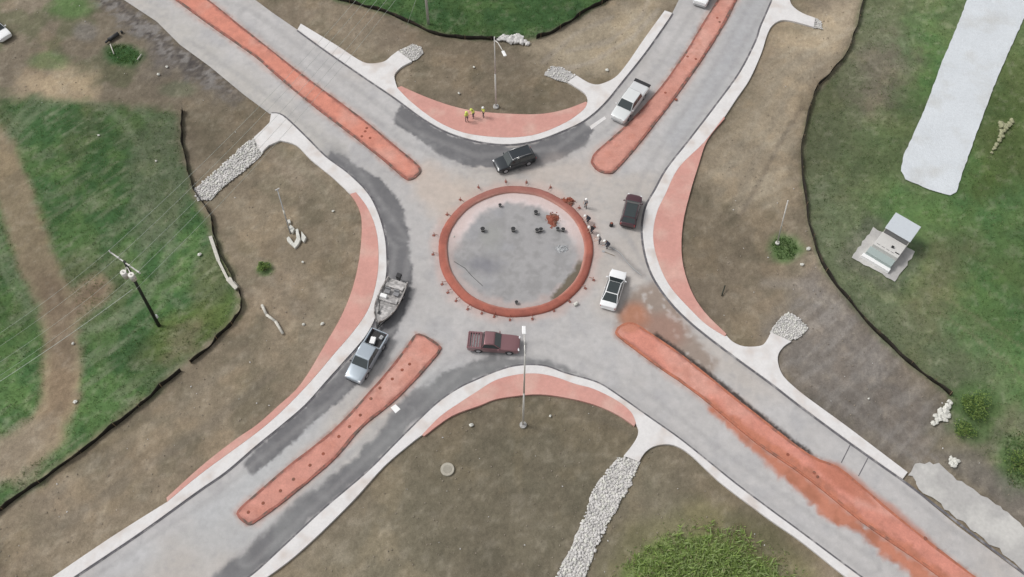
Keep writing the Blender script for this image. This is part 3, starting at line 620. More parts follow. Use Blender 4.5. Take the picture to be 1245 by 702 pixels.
def stone_cluster(label, cat, name, items, ms):
    cx = sum(i[0] for i in items)/len(items); cy = sum(i[1] for i in items)/len(items); c = P(cx, cy); root = bmesh.new()
    for (u, v, s) in items:
        p = P(u, v); 
        for _ in range(5): rock(root, (p.x-c.x+random.uniform(-s, s)*.5, p.y-c.y+random.uniform(-s, s)*.5, s*.3), s*random.uniform(.55, .95), flat=.6)
    o = from_bm(name, root, ms); o.location = c; return tag(o, label, cat)
stone_cluster('pale broken concrete heap behind the upper street lamp, at the grass edge', 'rubble heap', 'rubble_pile', [(608, 48, .5), (616, 49, .7), (624, 50, .8), (632, 51, .75), (640, 53, .5), (613, 45, .4), (629, 46, .5)], M['stone'])
stone_cluster('white broken concrete heap at the lower end of the right silt fence', 'rubble heap', 'rubble_pile', [(1136, 514, .35), (1140, 509, .45), (1145, 504, .55), (1149, 499, .5), (1152, 494, .4), (1148, 510, .35), (1155, 490, .3), (1152, 505, .4)], M['stone2'])
stone_cluster('three pale rocks at the top edge of the grey driveway slab', 'rocks', 'rock_cluster', [(1158, 565, .4), (1162, 561, .4), (1156, 559, .3)], M['stone2'])
stone_cluster('scattered straw coloured rubble in the grass beside the white gravel pad', 'rubble', 'rubble_pile', [(1217, 152, .5), (1221, 156, .5), (1225, 152, .45), (1229, 148, .4), (1219, 161, .45), (1217, 166, .4), (1214, 171, .38), (1211, 176, .34), (1208, 181, .30), (1205, 186, .24)], mat('straw', (.30, .30, .19), 1.0))
def single_rock(u, v, s, label, z=.03):
    bm = bmesh.new(); rock(bm, (0, 0, s*.25), s, flat=.6); bmesh.ops.subdivide_edges(bm, edges=bm.edges, cuts=1, use_grid_fill=True)
    for w in bm.verts: w.co *= random.uniform(.93, 1.05)
    o = from_bm('rock', bm, M['stone2']); p = P(u, v, z); o.location = p; tag(o, label, 'rock')
for u, v, s, l in ((243, 310, .30, 'white rock in the green meadow right of the utility pole'), (983, 303, .30, 'white rock beside the right silt fence near the green patch'), (975, 322, .25, 'dull pale rock just below the green patch by the right fence'),
                   (368, 319, .20, 'small pale rock under the broken sign post rubble'), (405, 257, .20, 'small pale rock near the curve of the left red apron'), (392, 394, .26, 'pale rock on bare earth left of the pickup with the boat'),
                   (573, 517, .28, 'white rock on bare earth under the lower red apron'), (558, 114, .24, 'white rock on bare earth behind the three yellow vests'), (576, 82, .20, 'small upright pale rock below the dark silt fence of the top meadow'), (193, 91, .26, 'larger white stone on the rough ground left of the upper left road'),
                   (203, 82, .22, 'smaller white stone by the rough road edge, upper left'), (738, 86, .30, 'pale rock on tracked earth between the upper kerb walks'), (369, 395, .22, 'dull pale rock between the bent pipe and the left apron'),
                   (1056, 485, .16, 'tiny white rock in the grey verge above the lower right road'), (92, 489, .28, 'pale rock on the dirt track in the left meadow'), (89, 418, .20, 'small pale rock halfway down the dirt track'), (669, 506, .18, 'tiny pale rock near the base of the lower street lamp'),
                   (120, 165, .18, 'tiny pale rock near the top of the left meadow'), (190, 196, .16, 'tiny pale rock in the meadow left of the upper fence end'), (552, 288, .14, 'small white stone inside the ring kerb on its left')):
    single_rock(u, v, s, l, .13 if u == 552 else .0)

# ------------------------------------------------------------------ silt fences
def silt_fence(px, label, h=.52, gaps=()):
    w = [Vector(p) for p in wl(px, 6)]; c = sum(w, Vector((0, 0)))/len(w)
    root = empty('silt_fence', (c.x, c.y, 0), 0, label, 'silt fence', 'black silt fences along the verges')
    pts = [w[0]]; acc = 0
    for a, b in zip(w, w[1:]):
        k = max(1, int((b-a).length/.45))
        for j in range(1, k+1): pts.append(a.lerp(b, j/k))
    bm = bmesh.new(); prev = None
    for i, p in enumerate(pts):
        t = (pts[min(i+1, len(pts)-1)]-pts[max(0, i-1)]).normalized(); nrm = Vector((-t.y, t.x)); lean = .08*math.sin(i*.37)+.05*math.sin(i*1.3)
        hh = h*(1+.16*math.sin(i*.9)+random.uniform(-.14, .10)); q = p-c; off = nrm*.05*math.sin(i*.8)
        ring = [bm.verts.new((*(q+off-nrm*.015), -.12)), bm.verts.new((*(q+off+nrm*(lean-.015)), hh)), bm.verts.new((*(q+off+nrm*(lean+.015)), hh)), bm.verts.new((*(q+off+nrm*.015), -.12))]
        if any(g[0] < i/len(pts) < g[1] for g in gaps): ring = None
        if prev and ring:
            for k in range(4): bm.faces.new((prev[k], prev[(k+1) % 4], ring[(k+1) % 4], ring[k]))
        prev = ring
    bmesh.ops.recalc_face_normals(bm, faces=bm.faces)
    from_bm('fabric', bm, M['fabric'], root, True)
    for i in range(2, len(pts)-1, 7):
        if any(g[0] < i/len(pts) < g[1] for g in gaps): continue
        b = bmesh.new(); q = pts[i]-c; box(b, (q.x+.03, q.y-.03, .3), (.05, .05, .95), random.uniform(0, 1), rot=Matrix.Rotation(random.uniform(-.08, .08), 4, 'X'))
        from_bm('stake', b, M['wood'], root)
silt_fence([(222, 134), (221, 148), (222, 168), (226, 195), (230, 215), (240, 238), (251, 254), (258, 268), (262, 290), (270, 315), (283, 338), (292, 356), (293, 374), (284, 392), (270, 406), (248, 428), (215, 455), (188, 478), (165, 498), (140, 518), (105, 545), (60, 578), (25, 603), (-15, 632)],
           'black silt fence bending round the left meadow, sagging and torn', gaps=((.672, .681),))
silt_fence([(396, -6), (412, 0), (440, 7), (470, 16), (500, 29), (530, 42), (560, 47), (600, 48)][:-1]+[(590, 48), (606, 48), (650, 48)][:2], 'black silt fence along the top meadow, ending at the pale rubble heap')
silt_fence([(652, 47), (672, 40), (690, 29), (712, 14), (735, 3), (752, -6)], 'short black silt fence right of the pale rubble heap at the top')
silt_fence([(1052, -12), (1047, 10), (1040, 38), (1028, 66), (1010, 88), (993, 108), (985, 128), (978, 158), (974, 190), (977, 225), (982, 262), (990, 295), (1004, 330), (1026, 358), (1056, 394), (1090, 428), (1122, 455), (1140, 468), (1156, 481)], 'long black silt fence down the right meadow between upper road and rubble')

# ------------------------------------------------------------------ grass, weeds, shrubs
def blades(name, samples, hmin, hmax, width, mats, weights, per=5, lean=.5):
    V = []; F = []; MI = []
    for (x, y, z, s) in samples:
        for _ in range(per):
            a = random.uniform(0, 6.283); h = random.uniform(hmin, hmax)*s; w = width*random.uniform(.6, 1.3)*s
            bx, by = x+random.uniform(-.18, .18)*s, y+random.uniform(-.18, .18)*s; lx, ly = math.cos(a)*h*lean*random.random(), math.sin(a)*h*lean*random.random()
            c, s_ = math.cos(a+1.57)*w, math.sin(a+1.57)*w; i = len(V)
            V += [(bx-c, by-s_, z), (bx+c, by+s_, z), (bx+lx*.5+c*.7, by+ly*.5+s_*.7, z+h*.6), (bx+lx*.5-c*.7, by+ly*.5-s_*.7, z+h*.6), (bx+lx, by+ly, z+h)]
            F += [(i, i+1, i+2, i+3), (i+3, i+2, i+4)]; m = random.choices(range(len(mats)), weights)[0]; MI += [m, m]
    me = bpy.data.meshes.new(name); me.from_pydata(V, [], F); me.polygons.foreach_set('material_index', MI)
    for m in mats: me.materials.append(M[m])
    o = link(name, me); return tag(o, kind='stuff')
def scatter(poly_, n, dens=None, seed=0, fade=0):
    out = []; rs = np.random.RandomState(seed)
    us = [p[0] for p in poly_]; vs = [p[1] for p in poly_]
    U = rs.uniform(max(-30, min(us)), min(1275, max(us)), n*3); V_ = rs.uniform(max(-20, min(vs)), min(725, max(vs)), n*3)
    k = (sdf(U, V_, poly_) < -2) & (sdf(U, V_, gpad_px) > 3) & (sdf(U, V_, [(1030, 314), (1062, 270), (1120, 245), (1128, 280), (1118, 310), (1090, 348)]) > 0); U, V_ = U[k][:n], V_[k][:n]
    D_ = -sdf(U, V_, poly_)
    for u, v, dd_ in zip(U, V_, D_):
        if fade and random.random() > dd_/fade+.05: continue
        p = P(u, v); out.append((p.x, p.y, -.06, random.uniform(.7, 1.3)))
    return out
trk_ok = lambda L: [s for s in L]
def off_track(L):
    X_ = np.array([s[0] for s in L]); Y_ = np.array([s[1] for s in L]); u, v = to_px(X_, Y_)
    k = sdf(u, v, [(-60, 130), (0, 190), (18, 240), (42, 310), (68, 370), (75, 420), (74, 480), (58, 525), (0, 560), (-60, 585)], False) > 22
    return [s for s, q_ in zip(L, k) if q_]
blades('grass', off_track(scatter(west_green, 9000, seed=1)), .06, .15, .022, ['g1', 'g2', 'g3', 'g4'], [6, 6, 1, .8])
blades('grass', scatter(north_green, 2600, seed=2), .06, .15, .022, ['g1', 'g2', 'g3'], [6, 5, .6])
blades('grass', scatter(east_green, 9000, seed=3), .05, .13, .020, ['g1', 'g2', 'g3', 'g4'], [5, 6, 1.2, 2.5])
weeds = [(768, 684), (790, 662), (820, 648), (850, 643), (880, 647), (905, 655), (930, 672), (952, 692), (975, 725), (960, 760), (745, 760), (752, 706)]
L = scatter([(760, 684), (785, 660), (820, 640), (860, 634), (905, 645), (938, 668), (965, 702), (980, 740), (740, 760), (748, 706)], 1500, seed=4, fade=55)
blades('tall_weeds', L, .20, .65, .050, ['w1', 'w2', 'w3', 'g4'], [2, 6, 6, .8], per=6, lean=1.3)
blades('tall_weeds', scatter(weeds, 900, seed=14, fade=30), .10, .35, .040, ['w1', 'w2', 'w3', 'g4'], [2, 5, 4, 2], per=5, lean=1.3)
fr = [(735, 720), (750, 672), (800, 634), (850, 622), (905, 634), (955, 665), (990, 705), (975, 730)]
blades('grass', scatter(fr, 1300, seed=5, fade=30), .06, .22, .028, ['g2', 'w2', 'g4'], [3, 3, 3], per=4, lean=1.2)
blades('grass', scatter([(935, 300), (945, 287), (960, 286), (972, 300), (968, 316), (945, 317)], 260, seed=6), .06, .18, .03, ['g1', 'g2', 'g3'], [4, 4, 1])
blades('grass', scatter([(125, 62), (140, 52), (160, 54), (176, 68), (166, 80), (140, 78)], 260, seed=7), .06, .18, .03, ['g1', 'g2', 'g3'], [4, 4, 1])
blades('grass', scatter([(1215, 520), (1275, 520), (1275, 610), (1225, 590)], 500, seed=8), .06, .18, .03, ['g1', 'g2', 'g4'], [4, 4, 2])
allroad = lambda u, v: None
# clods and pebbles over the bare earth
rs = np.random.RandomState(11); U = rs.uniform(0, 1245, 16000); V_ = rs.uniform(0, 702, 16000)
keep = (sdf(U, V_, road_px) > 26) & (sdf(U, V_, west_green) > -6) & (sdf(U, V_, east_green) > 2) & (sdf(U, V_, north_green) > 2)
bm = bmesh.new(); cnt = 0
for u, v in zip(U[keep], V_[keep]):
    if cnt > 1500: break
    p = P(u, v); rock(bm, (p.x, p.y, -.03), random.choice((.035, .05, .06, .09)), flat=.6, mi=random.choices((0, 1, 2), (10, 3, 1))[0]); cnt += 1
M['clod'] = mat('earth_clod', (.25, .215, .170), 1.0, ((1.0, .3),)); M['clod2'] = mat('dark_clod', (.20, .17, .13), 1.0, ((1.0, .3),))
tag(from_bm('pebbles', bm, [M['clod'], M['clod2'], M['stone']]), kind='stuff')
bm = bmesh.new(); cnt = 0                           # finer crumbs of earth spilled on the road edges
def shrub(px, r, h, n, label, wts=(5, 5, 2)):
    c = P(*px); root = empty('shrub', (c.x, c.y, 0), 0, label, 'shrub'); V = []; F = []; MI = []
    bl = [(random.uniform(-.55, .55)*r, random.uniform(-.55, .55)*r, random.uniform(.35, .8)*h, random.uniform(.3, .6)*r) for _ in range(9)]
    for _ in range(n):
        bx, by, bz, br = random.choice(bl); a, b_ = random.uniform(0, 6.28), random.uniform(-.5, 1.5); k = br*random.random()**.35
        p = Vector((bx+k*math.cos(a)*math.cos(b_), by+k*math.sin(a)*math.cos(b_), bz+k*math.sin(b_)*h/r*.8)); s = random.uniform(.05, .12)
        q = Matrix.Rotation(random.uniform(0, 6.28), 3, 'Z') @ Matrix.Rotation(random.uniform(-.9, .9), 3, 'X'); i = len(V)
        V += [tuple(p+q @ Vector(w)) for w in ((-s*.5, 0, 0), (0, -s, 0), (s*.5, 0, 0), (0, s, .02))]; F.append((i, i+1, i+2, i+3)); MI.append(random.choices((0, 1, 2), wts)[0])
    me = bpy.data.meshes.new('foliage'); me.from_pydata(V, [], F); me.polygons.foreach_set('material_index', MI)
    for m in ('g1', 'w1', 'w2'): me.materials.append(M[m])
    link('foliage', me, root); b = bmesh.new()
    for k in range(6):
        a = k*1.05; tube(b, (0, 0, -.05), (math.cos(a)*r*.5, math.sin(a)*r*.5, h*.7), .03, .01, 6)
    from_bm('stem', b, M['wood'], root)
shrub((1187, 500), 1.9, 1.1, 2300, 'dark green rounded shrub by the white rubble at the right fence end')
shrub((1172, 524), 1.3, .6, 700, 'low loose shrub under the dark rounded shrub at right', (3, 6, 1))
shrub((322, 328), .75, .6, 900, 'small green shrub on bare earth inside the left curve')
shrub((1240, 566), 1.6, .7, 900, 'green shrub at the right photo edge above the driveway slab', (4, 6, 1))

# ------------------------------------------------------------------ vehicles
def paint(name, c, metal=.2): return mat(name, c, .28, ((1.5, .03),), metal=metal, coat=.8, spec=.5)
def quad_on(corners, inset, off, cuts=1):
    c = [Vector(p) for p in corners]; ctr = sum(c, Vector())/4; n = (c[1]-c[0]).cross(c[3]-c[0]).normalized()
    if n.z < 0: n = -n
    e = [p+(ctr-p).normalized()*inset+n*off for p in c]; return e, n
def vehicle(kind, L, Wd, H, body, label, cat, name, **kw):
    """x forward, y left; one loft for the lower body, one closed cabin, separate glass, lamps, wheels"""
    root = empty(name, (0, 0, 0), 0, label, cat); hw = Wd/2; pick = kind == 'pickup'
    clear = .26 if pick or kind == 'suv' else .19; belt = kw.get('belt', {'sedan': .92, 'suv': 1.06, 'pickup': 1.14}[kind]); wr = .34 if kind == 'sedan' else .39
    hood = belt-(.06 if kind != 'pickup' else .04); xs = kw['xs']      # cabin: rear base, rear roof, front roof, windscreen base (fractions, tail=-.5)
    rb, rr_, fr_, fb = [a*L for a in xs]
    tail = belt if kind != 'pickup' else .72
    st = [(-.5, .74, .86), (-.488, .90, .95), (-.46, .975, 1), (-.35, 1, 1)]
    st += [(rb/L-.02, 1, 1)] if pick else []
    st += [(rb/L+.001, 1, 1), (0, 1, 1), (fb/L, 1, 1), (.32, .995, 1), (.42, .97, .97), (.465, .92, .93), (.49, .83, .86), (.5, .70, .74)]
    bm = bmesh.new(); prev = None
    for i, (fx, wk, zk) in enumerate(st):
        x = fx*L; top = (hood if x >= fb else belt) if not (pick and x < rb-.001) else tail
        if x > fb: top = hood-.10*((x-fb)/(L*.5-fb))**2
        top = clear+.22+(top-clear-.22)*zk; w = hw*wk; lo = clear+(.05 if abs(fx) > .47 else 0)
        half = [(0, top+.035), (.5*w, top+.028), (.84*w, top), (.95*w, top-.05), (w, top-.17), (w*1.0, (top+lo)/2), (.975*w, lo+.06), (.90*w, lo), (0, lo)]
        if pick and x < rb-.001: half[0] = (0, top); half[1] = (.5*w, top)
        ring = [bm.verts.new((x, y, z)) for y, z in half]+[bm.verts.new((x, -y, z)) for y, z in half[-2:0:-1]]
        if prev:
            for k in range(len(ring)): bm.faces.new((prev[k], ring[k], ring[(k+1) % len(ring)], prev[(k+1) % len(ring)])).smooth = True
        else: bm.faces.new(ring[::-1])
        prev = ring
    bm.faces.new(prev)
    # cabin
    zb, zr = belt-.02, H-.05; wb, wt = hw*.93, hw*(.74 if kind == 'sedan' else .79)
    c8 = [Vector((rb, wb, zb)), Vector((fb, wb, zb)), Vector((fb, -wb, zb)), Vector((rb, -wb, zb)), Vector((rr_, wt, zr)), Vector((fr_, wt, zr)), Vector((fr_, -wt, zr)), Vector((rr_, -wt, zr))]
    v = [bm.verts.new(p) for p in c8]
    for f in ((0, 1, 5, 4), (1, 2, 6, 5), (2, 3, 7, 6), (3, 0, 4, 7), (3, 2, 1, 0)): bm.faces.new([v[k] for k in f])
    rc = [bm.verts.new((rr_+.10, wt*.85, H-.012)), bm.verts.new((fr_-.12, wt*.85, H-.012)), bm.verts.new((fr_-.12, -wt*.85, H-.012)), bm.verts.new((rr_+.10, -wt*.85, H-.012))]
    for k in range(4): bm.faces.new((v[4+k], v[4+(k+1) % 4], rc[(k+1) % 4], rc[k]))
    bm.faces.new(rc)
    bmesh.ops.recalc_face_normals(bm, faces=bm.faces)
    if pick:                                       # bed walls
        x0, x1 = -L/2+.06, rb-.03; zt = belt-.03
        for s in (1, -1): box(bm, ((x0+x1)/2, s*(hw-.075), (.62+zt)/2), (x1-x0, .15, zt-.62))
        box(bm, (x1-.05, 0, (.62+zt)/2), (.10, Wd-.31, zt-.62))
    bo = from_bm('body', bm, body, root, bev=.028, seg=2)
    bo.data.polygons.foreach_set('use_smooth', [True]*len(bo.data.polygons)); md = bo.modifiers.new('wn', 'WEIGHTED_NORMAL')
    def glass(nm, corners, inset=.07, m=M['glass']):
        e, n = quad_on(corners, inset, .030); b = bmesh.new(); f = b.faces.new([b.verts.new(p) for p in e]); b2 = [b.verts.new(p-n*.028) for p in e]; vs = list(f.verts)
        for k in range(4): b.faces.new((vs[k], b2[k], b2[(k+1) % 4], vs[(k+1) % 4]))
        bmesh.ops.recalc_face_normals(b, faces=b.faces); return from_bm(nm, b, m, root)
    glass('windshield', (c8[2], c8[6], c8[5], c8[1])[::-1] if False else (c8[1], c8[2], c8[6], c8[5]), .09)
    glass('rear_window', (c8[3], c8[0], c8[4], c8[7]), .10)
    for s in (0, 1):
        A, B, C_, D = (c8[0], c8[1], c8[5], c8[4]) if s == 0 else (c8[3], c8[2], c8[6], c8[7]); mid = kw.get('pillar', .48)
        parts = kw.get('nwin', 2); cuts_ = [0, mid, 1] if parts == 2 else ([0, 1] if parts == 1 else [0, .30, .62, 1])
        for k in range(len(cuts_)-1):
            a0, a1 = cuts_[k], cuts_[k+1]; q_ = (A.lerp(B, a0), A.lerp(B, a1), D.lerp(C_, a1), D.lerp(C_, a0))
            glass('side_window', q_ if s == 0 else q_[::-1], .055) if False else glass_side(root, q_, 1 if s == 0 else -1)
    if kw.get('blackroof'):
        b = bmesh.new(); box(b, ((rr_+fr_)/2, 0, H-.006), (fr_-rr_-.06, wt*1.74, .03)); from_bm('sunroof', b, M['glass'], root, bev=.02)
    if kw.get('rails'):
        for s in (1, -1):
            b = bmesh.new(); tube(b, (rr_+.15, s*wt*.86, H+.05), (fr_-.2, s*wt*.86, H+.05), .025); 
            for xx in (rr_+.2, (rr_+fr_)/2, fr_-.25): box(b, (xx, s*wt*.86, H+.01), (.06, .04, .08))
            from_bm('roof_rail', b, M['chrome'], root)
    # lamps, grille, bumpers, mirrors, plates
    for s in (1, -1):
        b = bmesh.new(); box(b, (L*.478, s*hw*.70, hood-.20), (.16, .34, .15), s*-.35); from_bm('headlight', b, M['lamp_glass'], root, bev=.03)
        b = bmesh.new(); box(b, (-L*.487, s*hw*.80, belt-.22), (.10, .18, .26 if kind != 'sedan' else .16), s*.25); from_bm('taillight', b, M['tail_glass'], root, bev=.02)
        b = bmesh.new(); box(b, (fb-.20, s*(hw+.09), belt+.06), (.12, .20, .15), s*.2); from_bm('mirror', b, kw.get('mir', body), root, bev=.03)
    b = bmesh.new(); box(b, (L*.492, 0, hood-.26), (.05, hw*1.0, .20)); from_bm('grille', b, M['black'], root, bev=.02)
    for s, bmx in ((1, L*.493), (-1, -L*.493)):
        b = bmesh.new(); box(b, (bmx, 0, clear+.20), (.12, Wd*.76, .20)); from_bm('bumper', b, kw.get('bump', M['grey']), root, bev=.04)
    for sx in (.5-.19, -.5+.21 if not pick else -.5+.22):
        for s in (1, -1):
            x = sx*L; b = bmesh.new(); y = s*(hw-.115); tube(b, (x, y-.115, wr), (x, y+.115, wr), wr, wr, 22); w_ = from_bm('wheel', b, M['tyre'], root, bev=.02)
            b = bmesh.new(); yo = s*(hw+.004); tube(b, (x, yo-.012*s, wr), (x, yo+.006*s, wr), wr*.62, wr*.58, 18); from_bm('rim', b, M['rim'], w_)
            b = bmesh.new()                       # dark arch opening standing just proud of the flank
            k = 14; pr = None
            for j in range(k+1):
                a = math.pi*j/k; p0 = (x+(wr+.0)*math.cos(a), s*(hw+.001), wr+(wr+.0)*math.sin(a)); p1 = (x+(wr+.075)*math.cos(a), s*(hw+.001), wr+(wr+.075)*math.sin(a))
                cur = (b.verts.new(p0), b.verts.new(p1), b.verts.new((p0[0], s*(hw-.05), p0[2])), b.verts.new((p1[0], s*(hw-.05), p1[2])))
                if pr:
                    b.faces.new((pr[0], cur[0], cur[1], pr[1])); b.faces.new((pr[1], cur[1], cur[3], pr[3]))
                pr = cur
            from_bm('wheel_arch', b, M['black'], root)
    b = bmesh.new(); box(b, (0, 0, clear-.01), (L*.86, Wd*.80, .12)); from_bm('chassis', b, M['black'], root)
    if pick:
        x0, x1 = -L/2+.06, rb-.08
        b = bmesh.new(); box(b, ((x0+x1)/2, 0, .765), (x1-x0-.14, Wd-.32, .03))
        for k in range(7): box(b, ((x0+x1)/2, -hw*.72+k*hw*.24, .785), (x1-x0-.16, .05, .02))
        from_bm('bed_liner', b, kw.get('bed', M['grey']), root)
        b = bmesh.new(); box(b, (-L/2+.07, 0, (.62+belt-.03)/2), (.10, Wd-.30, belt-.03-.62)); from_bm('tailgate', b, kw.get('gate', body), root, bev=.02)
        if kw.get('slats'):
            b = bmesh.new()
            for k in range(5): box(b, (x0+.16+k*(x1-x0-.3)/4, 0, belt-.04), (.12, Wd-.30, .05))
            from_bm('bed_rack', b, pr_, root, bev=.01)
        if kw.get('bar'):
            b = bmesh.new(); box(b, (x0+.12, 0, belt+.06), (.42, Wd+.04, .16)); from_bm('tail_bar', b, M['black'], root, bev=.03)
        if kw.get('cover'):
            b = bmesh.new(); box(b, ((x0+x1)/2+.02, 0, belt-.005), (x1-x0-.10, Wd-.22, .05)); from_bm('bed_cover', b, kw['cover'], root, bev=.02)
    return root
def glass_side(root, q_, s):
    ctr = sum(q_, Vector())/4; e = []
    n = (q_[1]-q_[0]).cross(q_[3]-q_[0]).normalized()
    if n.y*s < 0: n = -n
    for p in q_: e.append(ctr+(p-ctr)*Vector((.90, 1, 1)).x*1.0+n*.030 if False else Vector((ctr.x+(p.x-ctr.x)*.90, ctr.y+(p.y-ctr.y)*.80, ctr.z+(p.z-ctr.z)*.80))+n*.030)
    b = bmesh.new(); vs = [b.verts.new(p) for p in e]; v2 = [b.verts.new(p-n*.028) for p in e]; b.faces.new(vs)
    for k in range(4): b.faces.new((vs[k], v2[k], v2[(k+1) % 4], vs[(k+1) % 4]))
    bmesh.ops.recalc_face_normals(b, faces=b.faces); return from_bm('side_window', b, M['glass'], root)
def park(o, nose, tail, z=.06):
    a, b = P(*nose), P(*tail); c = (a+b)/2; o.location = (c.x, c.y, z); o.rotation_euler.z = math.atan2(a.y-b.y, a.x-b.x)
    print('VEH', o.name, 'traced length', round((a-b).length, 2))
pw = paint('paint_white', (.80, .81, .82), 0); pb = paint('paint_black', (.014, .020, .026)); pm = paint('paint_maroon', (.070, .022, .032)); pr_ = paint('paint_dark_red', (.25, .125, .135), .5); ps = paint('paint_silver', (.66, .68, .68), .1); pbl = paint('paint_pale_blue', (.36, .41, .46), .4); pbk = paint('paint_navy', (.03, .035, .05))
park(vehicle('suv', 4.75, 1.92, 1.78, pb, 'black SUV with roof rails circling above the ring', 'SUV', 'sport_utility_vehicle', xs=(-.47, -.41, .12, .24), nwin=3, rails=True, bump=M['black']), (603, 207), (648, 192))
park(vehicle('pickup', 6.4, 2.08, 1.92, ps, 'silver pickup with covered bed and black tail bar on the upper right road', 'pickup truck', 'pickup_truck', xs=(-.19, -.15, .14, .26), bar=True, cover=paint('bed_cover_paint', (.60, .61, .62), 0), gate=M['black'], bump=M['grey']), (750, 150), (780, 109))
park(vehicle('pickup', 5.8, 2.0, 1.88, pw, 'white pickup cut by the top edge of the photo', 'pickup truck', 'pickup_truck', xs=(-.17, -.13, .13, .25), bump=M['grey']), (845, 18), (870, -32))
park(vehicle('suv', 4.25, 1.84, 1.6, pm, 'dark maroon hatchback with black roof panel right of the ring', 'hatchback', 'hatchback_car', xs=(-.47, -.36, .08, .25), blackroof=True, bump=M['black']), (771, 243), (762, 279))
park(vehicle('sedan', 4.75, 1.85, 1.46, pw, 'white sedan with black glass roof, lower right of the ring', 'sedan', 'sedan_car', xs=(-.38, -.20, .10, .27), blackroof=True, bump=pw), (752, 334), (738, 378))
park(vehicle('pickup', 5.4, 1.92, 1.76, pr_, 'dark red single-cab pickup heading right below the ring', 'pickup truck', 'pickup_truck', xs=(-.22, -.17, .02, .14), nwin=1, slats=M['galv'], bump=M['grey']), (629, 423), (572, 419))
tow = vehicle('pickup', 6.0, 2.02, 1.90, pbl, 'pale blue pickup towing the camouflage boat, left of the ring', 'pickup truck', 'pickup_truck', xs=(-.17, -.13, .13, .25), bed=M['black'], mir=M['black'], bump=M['black']); park(tow, (431, 465), (463, 410))
park(vehicle('sedan', 4.6, 1.84, 1.48, pw, 'white car at the left photo edge on the rough ground', 'car', 'parked_car', xs=(-.38, -.22, .08, .25), bump=pw), (17, 56), (-22, 22), z=-.02)
# cargo in the towing pickup's bed
cb = Matrix.Rotation(tow.rotation_euler.z, 4, 'Z')
def in_bed(x, y, z): return tow.location+cb.to_3x3() @ Vector((x, y, z))
bm = bmesh.new(); box(bm, (0, 0, .2), (.75, .48, .34)); o = from_bm('cooler', bm, M['white'], bev=.04); l = bmesh.new(); box(l, (0, 0, .41), (.78, .51, .07)); from_bm('lid', l, M['white'], o, bev=.02)
o.location = in_bed(-1.65, -.15, .80); o.rotation_euler.z = tow.rotation_euler.z+.2; tag(o, 'white cooler in the open bed of the boat-towing pickup', 'cooler')
bm = bmesh.new(); box(bm, (0, 0, .17), (.42, .34, .32)); tube(bm, (-.1, 0, .34), (.12, 0, .34), .05); o = from_bm('fuel_can', bm, M['grey'], bev=.04); o.location = in_bed(-2.35, .45, .80); o.rotation_euler.z = 1.0; tag(o, 'grey fuel can behind the white cooler in the pickup bed', 'fuel can')
# boat trailer and boat
bd = (P(487, 342)-P(462, 396)).normalized(); ang = math.atan2(-bd.y, -bd.x); mid = (P(462, 396)+P(486, 344))/2
tr = empty('boat_trailer', (mid.x, mid.y, .06), ang, 'black boat trailer hitched to the pale blue pickup', 'boat trailer')
bm = bmesh.new()
for s in (1, -1): tube(bm, (-2.3, s*.62, .42), (1.9, s*.55, .42), .05); tube(bm, (1.9, s*.55, .42), (3.35, 0, .42), .05)
for x in (-2.2, -1.0, .3, 1.5): tube(bm, (x, -.6, .42), (x, .6, .42), .04)
tube(bm, (2.6, 0, .42), (4.0, 0, .45), .06); tube(bm, (2.7, 0, .45), (2.7, 0, 1.0), .04)
from_bm('frame', bm, M['black'], tr)
for s in (1, -1):
    b = bmesh.new(); tube(b, (-1.0, s*.82-.09, .32), (-1.0, s*.82+.09, .32), .32, .32, 20); w_ = from_bm('wheel', b, M['tyre'], tr, bev=.02)
    b = bmesh.new(); tube(b, (-1.0, s*.915, .32), (-1.0, s*.925, .32), .18, .18, 14); from_bm('rim', b, M['rim'], w_)
    b = bmesh.new(); box(b, (-1.0, s*.84, .70), (.9, .24, .03)); box(b, (-1.5, s*.84, .60), (.2, .24, .03), rot=Matrix.Rotation(-1.0, 4, 'Y')); box(b, (-.5, s*.84, .60), (.2, .24, .03), rot=Matrix.Rotation(1.0, 4, 'Y')); from_bm('fender', b, M['black'], tr)
camo = mat('camouflage_paint', (.29, .27, .26), .7, ((4.0, .25), (14.0, .15)), tint=((.13, .11, .10), 2.6, .52, .58)); camo2 = mat('boat_carpet', (.30, .29, .285), .9, ((3.0, .2),), tint=((.52, .50, .49), 2.4, .45, .62))
boat = empty('motor_boat', (mid.x, mid.y, .06), ang, 'grey camouflage fishing boat with outboard motor on the trailer', 'boat')
bm = bmesh.new(); stn = [(-2.35, .88, .55), (-1.5, .95, .52), (-.5, .98, .50), (.6, .95, .50), (1.4, .80, .53), (2.0, .58, .60), (2.45, .34, .70), (2.75, .10, .82)]; pv = None
for x, w, zk in stn:
    half = [(0, zk), (w*.72, zk+.05), (w*.94, zk+.35), (w, 1.18+(.10 if x > 1.8 else 0)), (w-.09, 1.18+(.10 if x > 1.8 else 0)), (w*.80, .80 if x < 1.2 else 1.10), (0, .80 if x < 1.2 else 1.12)]
    ring = [bm.verts.new((x, max(y, 0), z)) for y, z in half]+[bm.verts.new((x, -max(y, 0), z)) for y, z in half[-2:0:-1]]
    if pv:
        for k in range(len(ring)): f = bm.faces.new((pv[k], ring[k], ring[(k+1) % len(ring)], pv[(k+1) % len(ring)])); f.material_index = 1 if 4 <= k <= 7 else 0
    else: bm.faces.new(ring[::-1])
    pv = ring
bm.faces.new(pv); bmesh.ops.recalc_face_normals(bm, faces=bm.faces); from_bm('hull', bm, [camo, camo2], boat)
for x in (-1.5, .1):
    b = bmesh.new(); box(b, (x, 0, .98), (.45, 1.5, .34)); from_bm('bench', b, camo2, boat, bev=.03)
